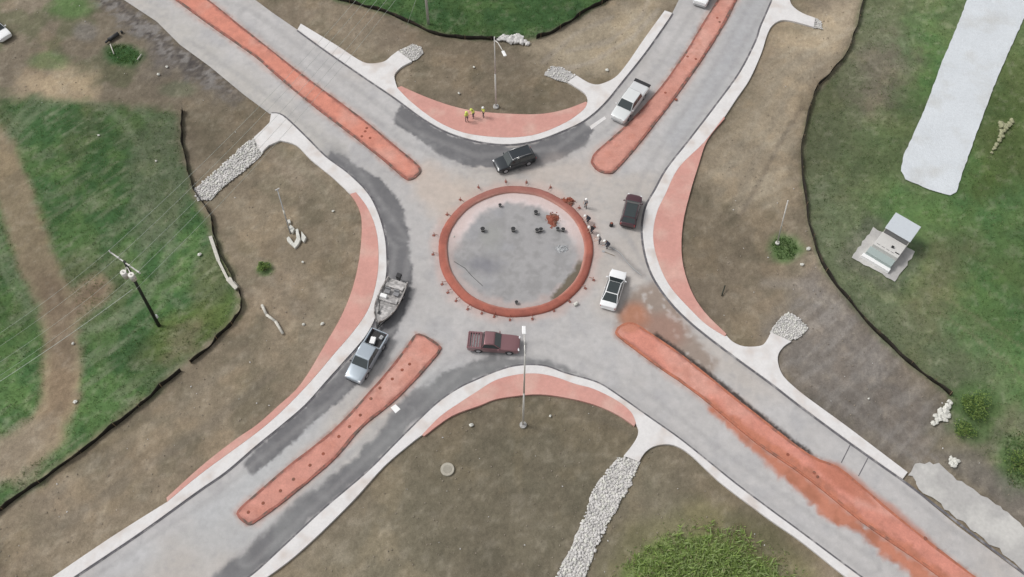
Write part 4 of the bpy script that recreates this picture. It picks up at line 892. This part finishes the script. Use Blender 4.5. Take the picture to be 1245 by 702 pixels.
for y in (.38, -.38):
    b = bmesh.new(); box(b, (-.75, y, 1.12), (.45, .45, .14)); box(b, (-.98, y, 1.36), (.10, .45, .42)); tube(b, (-.75, y, .8), (-.75, y, 1.08), .05); from_bm('seat', b, M['khaki'], boat, bev=.03)
b = bmesh.new(); box(b, (-.05, -.45, 1.28), (.4, .55, .5)); from_bm('console', b, M['white'], boat, bev=.04)
b = bmesh.new(); box(b, (-2.62, 0, 1.35), (.5, .40, .46)); box(b, (-2.60, 0, .85), (.24, .16, .7)); box(b, (-2.45, 0, 1.05), (.25, .30, .25)); mo = from_bm('outboard_motor', b, M['black'], boat, bev=.05)
b = bmesh.new(); tube(b, (-2.72, 0, .48), (-2.86, 0, .48), .16, .10, 6); from_bm('propeller', b, M['chrome'], mo)
b = bmesh.new(); tube(b, (1.6, -.3, 1.28), (.6, -.55, 1.36), .035); box(b, (1.75, -.25, 1.28), (.3, .14, .14)); from_bm('trolling_motor', b, M['black'], boat)

tr.scale = (1.0, 1.32, 1.0); boat.scale = (1.08, 1.32, .9)
# ------------------------------------------------------------------ poles, lamps, wires
def street_lamp(base, top, head, label):
    h = pole_height(base, top); B = P(*base, 0); T = P(*top, h); Hd = P(*head, h)
    root = empty('street_lamp', B, 0, label, 'street lamp', 'tall grey street lamps of the roundabout'); print('LAMP h', h, 'arm', (Hd-T).length)
    bm = bmesh.new(); tube(bm, (0, 0, .1), (0, 0, h*.5), .11, .085, 12); tube(bm, (0, 0, h*.5), (0, 0, h), .085, .06, 12); from_bm('pole', bm, M['galv'], root)
    bm = bmesh.new(); tube(bm, (0, 0, -.1), (0, 0, .16), .36, .34, 16); box(bm, (0, 0, .19), (.42, .42, .05)); from_bm('base', bm, M['slab'], root)
    dd = (Hd-T); dd.z = 0; ln = dd.length; dn = dd.normalized()
    bm = bmesh.new(); tube(bm, (0, 0, h-.5), dn*ln*.35+Vector((0, 0, h+.15)), .06, .05); tube(bm, dn*ln*.35+Vector((0, 0, h+.15)), dn*(ln-.7)+Vector((0, 0, h+.30)), .05, .045); from_bm('arm', bm, M['galv'], root)
    bm = bmesh.new(); box(bm, dn*(ln-.3)+Vector((0, 0, h+.30)), (.80, .34, .12), math.atan2(dn.y, dn.x)); lh = from_bm('lamp_head', bm, M['white'], root, bev=.05)
    bm = bmesh.new(); box(bm, dn*(ln-.2)+Vector((0, 0, h+.22)), (.5, .3, .02), math.atan2(dn.y, dn.x)); from_bm('lens', bm, M['lamp_glass'], lh)
street_lamp((603, 130), (604, 45), (617, 70), 'upper street lamp on bare earth right of the three yellow vests')
street_lamp((636, 517), (640, 432), (638.5, 400), 'lower street lamp rising across the lower red apron')
street_lamp((945, 296), (955, 247), (958.5, 243), 'right street lamp, short and leaning away at the green patch by the fence') if False else None
def post(base, top, r, m, label, name, cat, cap=None, h=None):
    h = h or pole_height(base, top); B = P(*base, 0); T = P(*top, h)-B; root = empty(name, B, 0, label, cat)
    bm = bmesh.new(); tube(bm, (0, 0, -.1), T, r, r*.7, 10); from_bm('pole', bm, m, root); return root, T, h
root, T, h = post((945, 296), (958, 244), .085, M['galv'], 'bare pale grey metal pole beside the green patch by the right fence', 'metal_pole', 'pole')
bm = bmesh.new(); tube(bm, (0, 0, -.05), (0, 0, .22), .26, .22, 12); from_bm('base', bm, M['stone2'], root)
root, T, h = post((353, 284), (337, 230), .07, M['grey'], 'thin dark leaning post above the broken white concrete, left verge', 'leaning_post', 'post', h=4.6)
bm = bmesh.new(); box(bm, T+Vector((0, 0, -.08)), (.5, .10, .14), .6); from_bm('cap_sign', bm, M['stone'], root)
bm = bmesh.new(); tube(bm, T*.40-Vector((0, 0, 0)), T*.52, .10, .10, 8); from_bm('clamp', bm, M['palewood'], root)
# broken white concrete round its foot
for i, (pts, hh, l) in enumerate((([(351, 279), (354, 275), (359, 280), (356, 285)], .35, 'square white concrete block at the foot of the leaning post'), ([(349, 291), (352, 289), (358, 297), (361, 291), (360, 281), (363, 280), (366, 293), (363, 299), (359, 303), (350, 295)], .3, 'hook shaped broken white concrete piece below the leaning post'),
                                ([(367, 283), (373, 290), (370, 296), (367, 293)], .3, 'triangular white concrete shard right of the hook shaped piece'), ([(349.5, 269), (353, 268), (354, 272), (351, 273)], .25, 'small pale concrete cube above the square white block'))):
    w = W2(pts); c = sum((Vector(p) for p in w), Vector((0, 0)))/len(w); o = prism('concrete_chunk', [(p[0]-c.x, p[1]-c.y) for p in w], -.05, hh, M['stone2'], bev=.05); o.location = (c.x, c.y, 0); o.rotation_euler.x = .06; tag(o, l, 'concrete chunk')
bm = bmesh.new(); ps_ = [P(318.5, 371, .15), P(324, 383, .12), P(335, 391, .12), P(344, 406, .12)]; c = ps_[1].copy()
for a, b in zip(ps_, ps_[1:]): tube(bm, a-c, b-c, .16, .14, 8)
o = from_bm('broken_pipe', bm, M['palewood']); o.location = c; tag(o, 'bent white broken pipe lying on the left verge', 'pipe')
bm = bmesh.new(); a, b = P(877.5, 360), P(880.5, 350); tube(bm, a-a, b-a+Vector((0, 0, .5)), .07); o = from_bm('marker_stake', bm, M['polewood']); o.location = a; tag(o, 'short dark stake standing in the bare right verge', 'stake')
bm = bmesh.new(); c = P(136, 46); bpts = [(128, 52), (132, 49), (140, 43), (144, 41)]
for a, b, r in ((0, 1, .13), (1, 3, .26)): tube(bm, P(*bpts[a], .2)-c, P(*bpts[b], .25)-c, r, r, 10)
tube(bm, P(146.5, 39.5, .15)-c, P(149, 38.5, .15)-c, .2, .16, 10)
o = from_bm('drain_pipe', bm, M['black']); o.location = c; tag(o, 'black drain pipe lying above the green hollow, upper left', 'drain pipe')
bm = bmesh.new(); c = P(137, 60); tube(bm, P(134, 54, .1)-c, P(138.5, 66, .1)-c, .07, .05, 8); o = from_bm('fallen_board', bm, M['palewood']); o.location = c; tag(o, 'thin pale stick lying in the green hollow', 'stick')
bm = bmesh.new(); c = P(170, 69); tube(bm, P(167, 73, .1)-c, P(172, 66, .1)-c, .08, .06, 8); o = from_bm('fallen_board', bm, M['palewood']); o.location = c; tag(o, 'short pale stick right of the green hollow', 'stick')
def board(a, b, w, th, label, z=.12):
    A, B = P(*a), P(*b); c = (A+B)/2; bm = bmesh.new(); box(bm, (0, 0, 0), ((B-A).length, w, th)); o = from_bm('fallen_board', bm, M['palewood'], bev=.02); o.location = (c.x, c.y, z); o.rotation_euler = (0, 0, math.atan2(B.y-A.y, B.x-A.x)); tag(o, label, 'board')
board((256, 288), (266, 318), .38, .08, 'upper pale board lying along the left silt fence'); board((266, 318), (277, 340), .28, .08, 'middle pale board between two others along the left silt fence', .16); board((278, 340), (289, 352), .55, .25, 'thick white board end at the bend of the left silt fence', .18)
# manhole, lower verge
c = P(544, 571); root = empty('manhole', c, 0, 'round pale concrete manhole cover in the lower verge', 'manhole')
bm = bmesh.new(); tube(bm, (0, 0, -.2), (0, 0, .12), .68, .66, 32); from_bm('collar', bm, mat('manhole_concrete', (.38, .355, .30), .9), root, bev=.02); bm = bmesh.new(); tube(bm, (0, 0, .12), (0, 0, .145), .42, .41, 28); from_bm('lid', bm, mat('manhole_lid', (.30, .28, .235), .8), root)
# utility poles and lines
def utility_pole(base, h, lean, armdir, label, meter=True, arm=3.6, pm=None):
    B = P(*base, 0); root = empty('utility_pole', B, 0, label, 'utility pole'); T = Vector((lean[0], lean[1], h))
    bm = bmesh.new(); tube(bm, (0, 0, -.2), T, .19, .13, 12); from_bm('pole', bm, pm or M['polewood'], root); ad = Vector((armdir[0], armdir[1], 0)).normalized()
    at = T*.985; bm = bmesh.new(); box(bm, at, (arm, .11, .13), math.atan2(ad.y, ad.x)); from_bm('crossarm', bm, M['stone'], root)
    ends = []
    for k in (-.48, -.18, .18, .48):
        p = at+ad*arm*k; b = bmesh.new(); tube(b, p+Vector((0, 0, .05)), p+Vector((0, 0, .30)), .07, .045, 8); from_bm('insulator', b, M['white'], root); ends.append(B+p+Vector((0, 0, .30)))
    return root, B, T, ends, ad
b0, t0 = (193, 396), (151, 318); h0 = pole_height(b0, t0); T0 = P(*t0, h0)-P(*b0); print('POLE', h0, T0)
e1, e2 = P(133.5, 306.5, h0), P(171, 333, h0); adir = (e2-e1)
up, UB, UT, ends, ad = utility_pole(b0, h0, (T0.x, T0.y), adir, 'dark wooden utility pole with crossarm and transformers in the left meadow', arm=adir.length)
for px_ in ((151.5, 334), (161, 337)):
    hh = h0*.93; q_ = P(*px_, hh)-UB; b = bmesh.new(); tube(b, q_-Vector((0, 0, .45)), q_+Vector((0, 0, .45)), .28, .28, 16); tube(b, q_+Vector((0, 0, .45)), q_+Vector((0, 0, .62)), .06, .05, 8); tube(b, q_, Vector((UT.x*.93, UT.y*.93, q_.z)), .05); from_bm('transformer', b, M['galv'], up)
b = bmesh.new(); q_ = P(187, 379, 1.8)-UB; box(b, UT*.14+Vector((.2, .1, 0)), (.22, .22, .45)); from_bm('meter_box', b, M['white'], up)
B2 = P(521, 29); L2 = 13.0
up2, UB2, UT2, ends2, ad2 = utility_pole((521, 29), L2, (0, .1), ad, 'pale grey utility pole at the top meadow edge, its head out of view', arm=3.0, pm=M['galv'])
b = bmesh.new(); tube(b, (-3.0, -1.6, 0), (0, 0, 7.5), .02, .02, 6); from_bm('guy_wire', b, M['wire'], up2)
def wire(a, b, sag, label, r=.015):
    a, b = Vector(a), Vector(b); bm = bmesh.new(); n = 28; pts = [a.lerp(b, i/n)-Vector((0, 0, sag*4*(i/n)*(1-i/n)))-a for i in range(n+1)]
    for p, q_ in zip(pts, pts[1:]): tube(bm, p, q_, r, r, 5, cap=False)
    o = from_bm('power_line', bm, M['wire']); o.location = a; tag(o, label, 'power line', 'power lines of the utility pole')
nm = ('outermost left', 'second', 'third', 'innermost right')
for i, (a, b) in enumerate(zip(ends, ends2)): wire(a, b, 1.6, ('upper power line from the far left tip of the crossarm', 'power line left of the pole head, second along the crossarm', 'power line right of the pole head, third along the crossarm', 'power line from the right tip of the crossarm near the transformers')[i])
wire(P(161, 352, h0*.85), P(-150, 555, h0*.80), .7, 'low cable running down left from under the transformers', .022)
wire(P(165, 352, h0*.84), UB2+Vector((0, 0, 9.5)), 1.6, 'low cable running up right from under the transformers', .015)
for i, a in enumerate(ends): wire(a, a+(P(-150, 520, h0)-P(150, 318, h0)), 1.2, ('faint outer power line leaving the crossarm down left', 'faint second power line leaving the crossarm down left', 'faint third power line leaving the crossarm down left', 'faint inner power line leaving the crossarm down left')[i], .010)

# ------------------------------------------------------------------ pump enclosure on its pad (right meadow)
pc = [P(1035, 313), P(1062, 277), P(1113, 307), P(1088, 343)]
c = sum(pc, Vector())/4; xd = (pc[2]-pc[1]); xd.z = 0; rz = math.atan2(xd.y, xd.x)          # x axis: left-right side of the shed
pad = cdt_sheet('gravel_bed', [tuple(p.xy) for p in pc], .05, M['slab'], .5, jitter=.09); struct(pad)
root = empty('utility_enclosure', (c.x, c.y, .05), rz, 'white and grey metal utility enclosure with stepped front on a square concrete pad', 'enclosure')
def eb(nm, x, y, z, sx, sy, sz, m, par=None, rot=None, bev=.02):
    b = bmesh.new(); box(b, (x, y, z), (sx, sy, sz), rot=rot); return from_bm(nm, b, m, par or root, bev=bev)
bx = plain('pale_metal', (.55, .54, .52), .6); gm = plain('grey_green_metal', (.33, .39, .38), .5); sh = plain('galvanised_sheet', (.56, .60, .64), .35, .3)
eb('step', -.15, -1.75, .22, 3.3, .45, .44, M['white'])
eb('front_panel', -.10, -1.05, .42, 3.0, .95, .84, gm)
eb('cabinet', .0, .42, .70, 2.9, 2.06, 1.4, bx)
cab = root.children[-1]
for k in range(4): eb('vent_slot', -1.0+k*.55, -.30, 1.402, .38, .05, .012, M['black'], cab, bev=0)
eb('control_box', .35, .28, 1.50, .28, .22, .2, M['black'], cab); eb('conduit', 1.1, -.1, 1.44, .5, .09, .08, M['black'], cab)
eb('shed_body', .05, 2.25, 1.1, 2.7, 1.5, 2.2, plain('dark_side', (.16, .16, .16), .7))
eb('roof', .05, 2.40, 2.55, 3.0, 2.15, .08, sh, rot=Matrix.Rotation(R(16), 4, 'X'))
for x in (-1.35, 1.45):
    eb('post', x, 1.48, 1.1, .08, .08, 2.1, M['galv'])

# ------------------------------------------------------------------ formwork stakes round the ring
def form_stake():
    root = empty('form_stake', (0, 0, 0)); b = bmesh.new(); tube(b, (0, 0, -.05), (0, 0, .55), .025, .02, 6); box(b, (0, 0, .56), (.08, .08, .03)); from_bm('pin', b, M['rust'], root)
    b = bmesh.new(); tube(b, (0, 0, .40), (-.48, 0, .22), .03, .03, 6); box(b, (.06, 0, .04), (.28, .22, .08)); from_bm('brace', b, M['island_kerb'], root); return root
st_px = [(528, 287), (527, 310), (538, 346), (545, 356), (555, 366), (569, 376), (586, 381), (601, 385), (620, 389), (647, 388), (673, 378), (692, 367), (711, 351), (721, 341), (582, 229), (615, 222), (640, 223), (669, 229), (560, 244), (544, 262), (704, 254), (722, 277)]
proto = form_stake()
for i, p in enumerate(st_px):
    o = proto if i == 0 else copy_tree(proto)
    q_ = P(*p); o.location = (q_.x, q_.y, .05); o.rotation_euler.z = math.atan2(q_.y-RC.y, q_.x-RC.x); tag(o, 'short steel stake with brace holding the outside of the red ring kerb', 'stake', 'form stakes around the ring kerb')
def bucket(u, v, label, s=1.0, rz=0):
    q_ = P(u, v, .14); root = empty('bucket', (q_.x, q_.y, .135), rz, label, 'bucket', 'black buckets on the round island'); b = bmesh.new(); tube(b, (0, 0, 0), (0, 0, .38*s), .15*s, .21*s, 16); from_bm('pail', b, M['black'], root, bev=.01)
    b = bmesh.new()
    for k in range(10):
        a0, a1 = math.pi*k/10, math.pi*(k+1)/10; tube(b, (.2*s*math.cos(a0), -.03-.22*s*math.sin(a0), .38*s), (.2*s*math.cos(a1), -.03-.22*s*math.sin(a1), .38*s), .01, .01, 5)
    from_bm('handle', b, M['galv'], root)
for a in ((587, 281, 'black bucket furthest left on the round island', 1.25), (624, 281, 'black bucket in the middle of the round island', 1.25), (651.5, 260, 'black bucket standing furthest up on the round island', 1.1), (653, 282, 'left bucket of the touching pair below the red soil heap', 1.1), (657.5, 281, 'right bucket of the touching pair below the red soil heap', 1.1),
          (678, 280, 'left one of two buckets right under the red soil heap', 1.0), (684.5, 281, 'right one of two buckets right under the red soil heap', 1.1), (608, 251, 'small black bucket near the upper inside of the ring', .9), (628, 369, 'black bucket near the lower inside of the ring', .9)): bucket(*a)
bm = bmesh.new(); c = P(576, 337, .15); pts = [P(552, 318, .16), P(565, 326, .16), P(574, 336, .16), (P(587, 348, .16))]
for a, b in zip(pts, pts[1:]): tube(bm, a-c, b-c, .02, .02, 6)
o = from_bm('steel_rod', bm, M['black']); o.location = c; tag(o, 'thin dark rod lying on the paving at the left inside of the ring', 'rod')
bm = bmesh.new(); pts = [P(*p, .09) for p in smooth([(741, 300), (748, 304), (754, 308), (760, 316), (768, 325), (780, 335)], 5)]; c = pts[0].copy()
for a, b in zip(pts, pts[1:]): tube(bm, a-c, b-c, .04, .04, 6, cap=False)
o = from_bm('hose', bm, M['grey']); o.location = c; tag(o, 'thin dark hose trailing from the workers toward the right kerb', 'hose')
c = P(743, 275); root = empty('traffic_drum', (c.x, c.y, .05), 0, 'small dark drum standing alone between the ring and the maroon hatchback', 'drum'); b = bmesh.new(); tube(b, (0, 0, 0), (0, 0, .5), .22, .18, 14); from_bm('drum', b, M['black'], root, bev=.02); b = bmesh.new(); tube(b, (0, 0, .5), (0, 0, .56), .13, .12, 12); from_bm('cap', b, M['rust'], root)
c = P(700, 371); bm = bmesh.new(); box(bm, (0, 0, .18), (.5, .32, .30)); box(bm, (.1, 0, .36), (.2, .2, .1)); o = from_bm('cement_bag', bm, M['stone2'], bev=.08, seg=3); o.location = (c.x, c.y, .05); o.rotation_euler.z = .6; tag(o, 'pale cement bag just outside the ring at lower right', 'bag')
def tool(u, v, label, rz):
    c = P(u, v); root = empty('shovel', (c.x, c.y, .1), rz, label, 'shovel'); b = bmesh.new(); tube(b, (0, 0, .02), (1.25, 0, .10), .022); from_bm('shaft', b, M['wood'], root); b = bmesh.new(); box(b, (-.14, 0, 0), (.30, .22, .02)); from_bm('blade', b, M['grey'], root)
tool(716, 283, 'shovel lying between the workers right of the ring', 1.0); tool(735, 307, 'shovel lying below the lowest worker right of the ring', -.5)

# ------------------------------------------------------------------ workers
def person(px, face, label, pose='stand', vest=False, hat='white', top='khaki', z=.06):
    c = P(*px); root = empty('person', (c.x, c.y, z), face, label, 'person')
    be = {'stand': .06, 'bend': .95, 'lean': .45}[pose]; k = {'stand': .02, 'bend': .16, 'lean': .08}[pose]
    hipz = .93-k*.5; hip = Vector((-k*.8, 0, hipz))
    def tor(l, y=0): return hip+Vector((math.sin(be)*l, y, math.cos(be)*l))
    J = {}; J['hip'] = hip; J['waist'] = tor(.17); J['chest'] = tor(.38); J['neck'] = tor(.54); J['hd0'] = tor(.60)+Vector((.01, 0, 0)); J['hd1'] = tor(.70)+Vector((.02, 0, 0)); J['hd2'] = tor(.79)+Vector((.01, 0, 0))
    rad = {'hip': .145, 'waist': .125, 'chest': .150, 'neck': .058, 'hd0': .072, 'hd1': .098, 'hd2': .070}; E = [('hip', 'waist'), ('waist', 'chest'), ('chest', 'neck'), ('neck', 'hd0'), ('hd0', 'hd1'), ('hd1', 'hd2')]; seg = {0: 'top', 1: 'top', 2: 'top', 3: 'skin', 4: 'skin', 5: 'skin'}
    for s, n in ((1, 'l'), (-1, 'r')):
        def add(nm, p, r, par, mt): J[n+nm] = Vector(p); rad[n+nm] = r; E.append(((n+par) if (n+par) in J else par, n+nm)); seg[len(E)-1] = mt
        st_ = .10*s*(1 if pose != 'stand' else .8)
        add('th', hip+Vector((0, s*.09, -.06)), .095, 'hip', 'leg'); add('kn', (.05+k+.03*s, s*.12, .50-k*.2), .062, 'th', 'leg'); add('an', (-.03+st_*.4, s*.13, .09), .042, 'kn', 'leg'); add('to', (.15+st_*.4, s*.15, .045), .038, 'an', 'boot')
        sh_ = tor(.47, s*.18); add('sh', sh_, .062, 'chest', 'top')
        fwd = {'stand': .10, 'bend': .18, 'lean': .26}[pose]
        el = sh_+Vector((fwd*.5, s*.06, -.27)); add('el', el, .042, 'sh', 'top'); wr_ = el+Vector((fwd+.08, -s*.05, -.20)); add('wr', wr_, .028, 'el', 'skin'); pa = wr_+Vector((.035, 0, -.06)); add('pa', pa, .033, 'wr', 'skin')
        for q_ in range(4):
            L_ = (.075, .085, .08, .062)[q_]; b0_ = pa+Vector((.012, s*(-.028+.019*q_), -.02)); add('f%d' % q_, b0_+Vector((.01, 0, -L_*.5)), .0095, 'pa', 'skin'); add('g%d' % q_, b0_+Vector((-.012, 0, -L_*.95)), .008, 'f%d' % q_, 'skin')
        add('tb', pa+Vector((.05, -s*.02, -.01)), .011, 'pa', 'skin'); add('tc', pa+Vector((.065, -s*.015, -.045)), .009, 'tb', 'skin')
    names = list(J); me = bpy.data.meshes.new('person_body'); me.from_pydata([tuple(J[n]) for n in names], [(names.index(a), names.index(b)) for a, b in E], [])
    ob = bpy.data.objects.new('body', me); COL.objects.link(ob); sk = ob.modifiers.new('skin', 'SKIN')
    for i, n in enumerate(names):
        sv = me.skin_vertices[0].data[i]; r = rad[n]; sv.radius = (r*(1.25 if n in ('chest', 'hip', 'waist') else 1), r*(.85 if n in ('chest', 'hip', 'waist') else 1)); sv.use_root = (n == 'hip')
    sb = ob.modifiers.new('sub', 'SUBSURF'); sb.levels = 1; sb.render_levels = 1
    dg = bpy.context.evaluated_depsgraph_get(); dg.update(); m2 = bpy.data.meshes.new_from_object(ob.evaluated_get(dg)); bpy.data.objects.remove(ob)
    mats = ['denim', 'hivis' if vest else top, 'skin', 'boot', 'black']; m2.materials.clear()
    for m in mats: m2.materials.append(M[m])
    A = np.array([J[a] for a, b in E]); B_ = np.array([J[b] for a, b in E]); mi = {'leg': 0, 'top': 1, 'skin': 2, 'boot': 3}; lut = []
    for p in m2.polygons:
        q_ = np.array(p.center); e = B_-A; t = np.clip(((q_-A)*e).sum(1)/((e*e).sum(1)+1e-9), 0, 1); d_ = np.linalg.norm(q_-A-e*t[:, None], axis=1)-np.array([rad[b]*.5 for a, b in E]); j = int(d_.argmin()); lut.append(mi[seg[j]])
        if j == 0 and q_[2] < hipz+.04: lut[-1] = 0
    m2.polygons.foreach_set('material_index', lut); m2.polygons.foreach_set('use_smooth', [True]*len(m2.polygons)); body = link('body', m2, root)
    h = J['hd1']; bd_ = Vector((math.sin(be*.6), 0, math.cos(be*.6)))
    b = bmesh.new()                                # face features on the front of the head
    fw = Vector((math.cos(be*.6), 0, -math.sin(be*.6)))
    for s in (1, -1): bmesh.ops.create_uvsphere(b, u_segments=8, v_segments=6, radius=.014, matrix=Matrix.Translation(h+fw*.088+Vector((0, s*.032, .01))))
    from_bm('eyes', b, M['black'], root)
    b = bmesh.new(); tube(b, h+fw*.085+bd_*.01, h+fw*.112-bd_*.03, .010, .017, 6); box(b, h+fw*.090-bd_*.058, (.02, .045, .012)); from_bm('nose', b, M['skin'], root)
    for s in (1, -1):
        b = bmesh.new(); bmesh.ops.create_uvsphere(b, u_segments=8, v_segments=6, radius=.024, matrix=Matrix.Translation(h+Vector((0, s*.095, 0)))); from_bm('ear', b, M['skin'], root)
    b = bmesh.new(); r_ = bmesh.ops.create_uvsphere(b, u_segments=18, v_segments=10, radius=.135)
    bmesh.ops.delete(b, geom=[v for v in b.verts if v.co.z < -.01], context='VERTS'); q_ = bd_.to_track_quat('Z', 'X')
    tube(b, (0, 0, -.015), (0, 0, .008), .165, .160, 20)
    bmesh.ops.transform(b, matrix=Matrix.Translation(h+bd_*.055) @ q_.to_matrix().to_4x4(), verts=b.verts); from_bm('hard_hat', b, M['whitehat' if hat == 'white' else 'hivis'], root, True)
    if vest:                                       # open-fronted safety vest following the chest
        b = bmesh.new(); pv = None
        for l, rx, ry in ((.10, .155, .195), (.25, .155, .20), (.40, .165, .22), (.50, .12, .20)):
            cen = tor(l); ring = []
            for j in range(19):
                a = .25+(2*math.pi-.5)*j/18; v_ = Vector((math.cos(a)*rx*math.cos(be), math.sin(a)*ry, -math.cos(a)*rx*math.sin(be))); ring.append(b.verts.new(cen+v_))
            if pv:
                for j in range(18): b.faces.new((pv[j], pv[j+1], ring[j+1], ring[j]))
            pv = ring
        o = from_bm('vest', b, M['hivis'], root, True); o.modifiers.new('thick', 'SOLIDIFY').thickness = .012
        b = bmesh.new()
        for l in (.22,):
            cen = tor(l); pv = None
            for j in range(19):
                a = .25+(2*math.pi-.5)*j/18; lo_ = cen+Vector((math.cos(a)*.175*math.cos(be), math.sin(a)*.218, -.03)); hi_ = lo_+Vector((0, 0, .05)); cur = (b.verts.new(lo_), b.verts.new(hi_))
                if pv: b.faces.new((pv[0], cur[0], cur[1], pv[1]))
                pv = cur
        from_bm('reflective_band', b, M['galv'], root)
    return root
person((567.5, 149), R(-60), 'leftmost of three workers in yellow vests, standing on the red apron', 'stand', True, 'yellow', z=.19)
person((576, 144.5), R(200), 'middle of three workers in yellow vests on the red apron', 'lean', True, 'yellow', z=.19)
person((588, 143.5), R(210), 'rightmost of three workers in yellow vests on the red apron', 'stand', True, 'white', z=.19)
person((712, 253), R(230), 'uppermost worker with white hard hat right of the ring', 'stand', False, 'white', 'khaki')
person((715.5, 271), R(180), 'worker in grey bending over beside the ring, second from top', 'bend', False, 'white', 'denim')
person((729, 296), R(190), 'worker in white hard hat standing at the right side of the ring', 'lean', False, 'white', 'khaki')
person((739, 302), R(170), 'dark clothed worker bending at the start of the hose', 'bend', False, 'white', 'denim')
person((720, 283), R(200), 'crouching dark worker between the two white hats', 'bend', False, 'white', 'black')
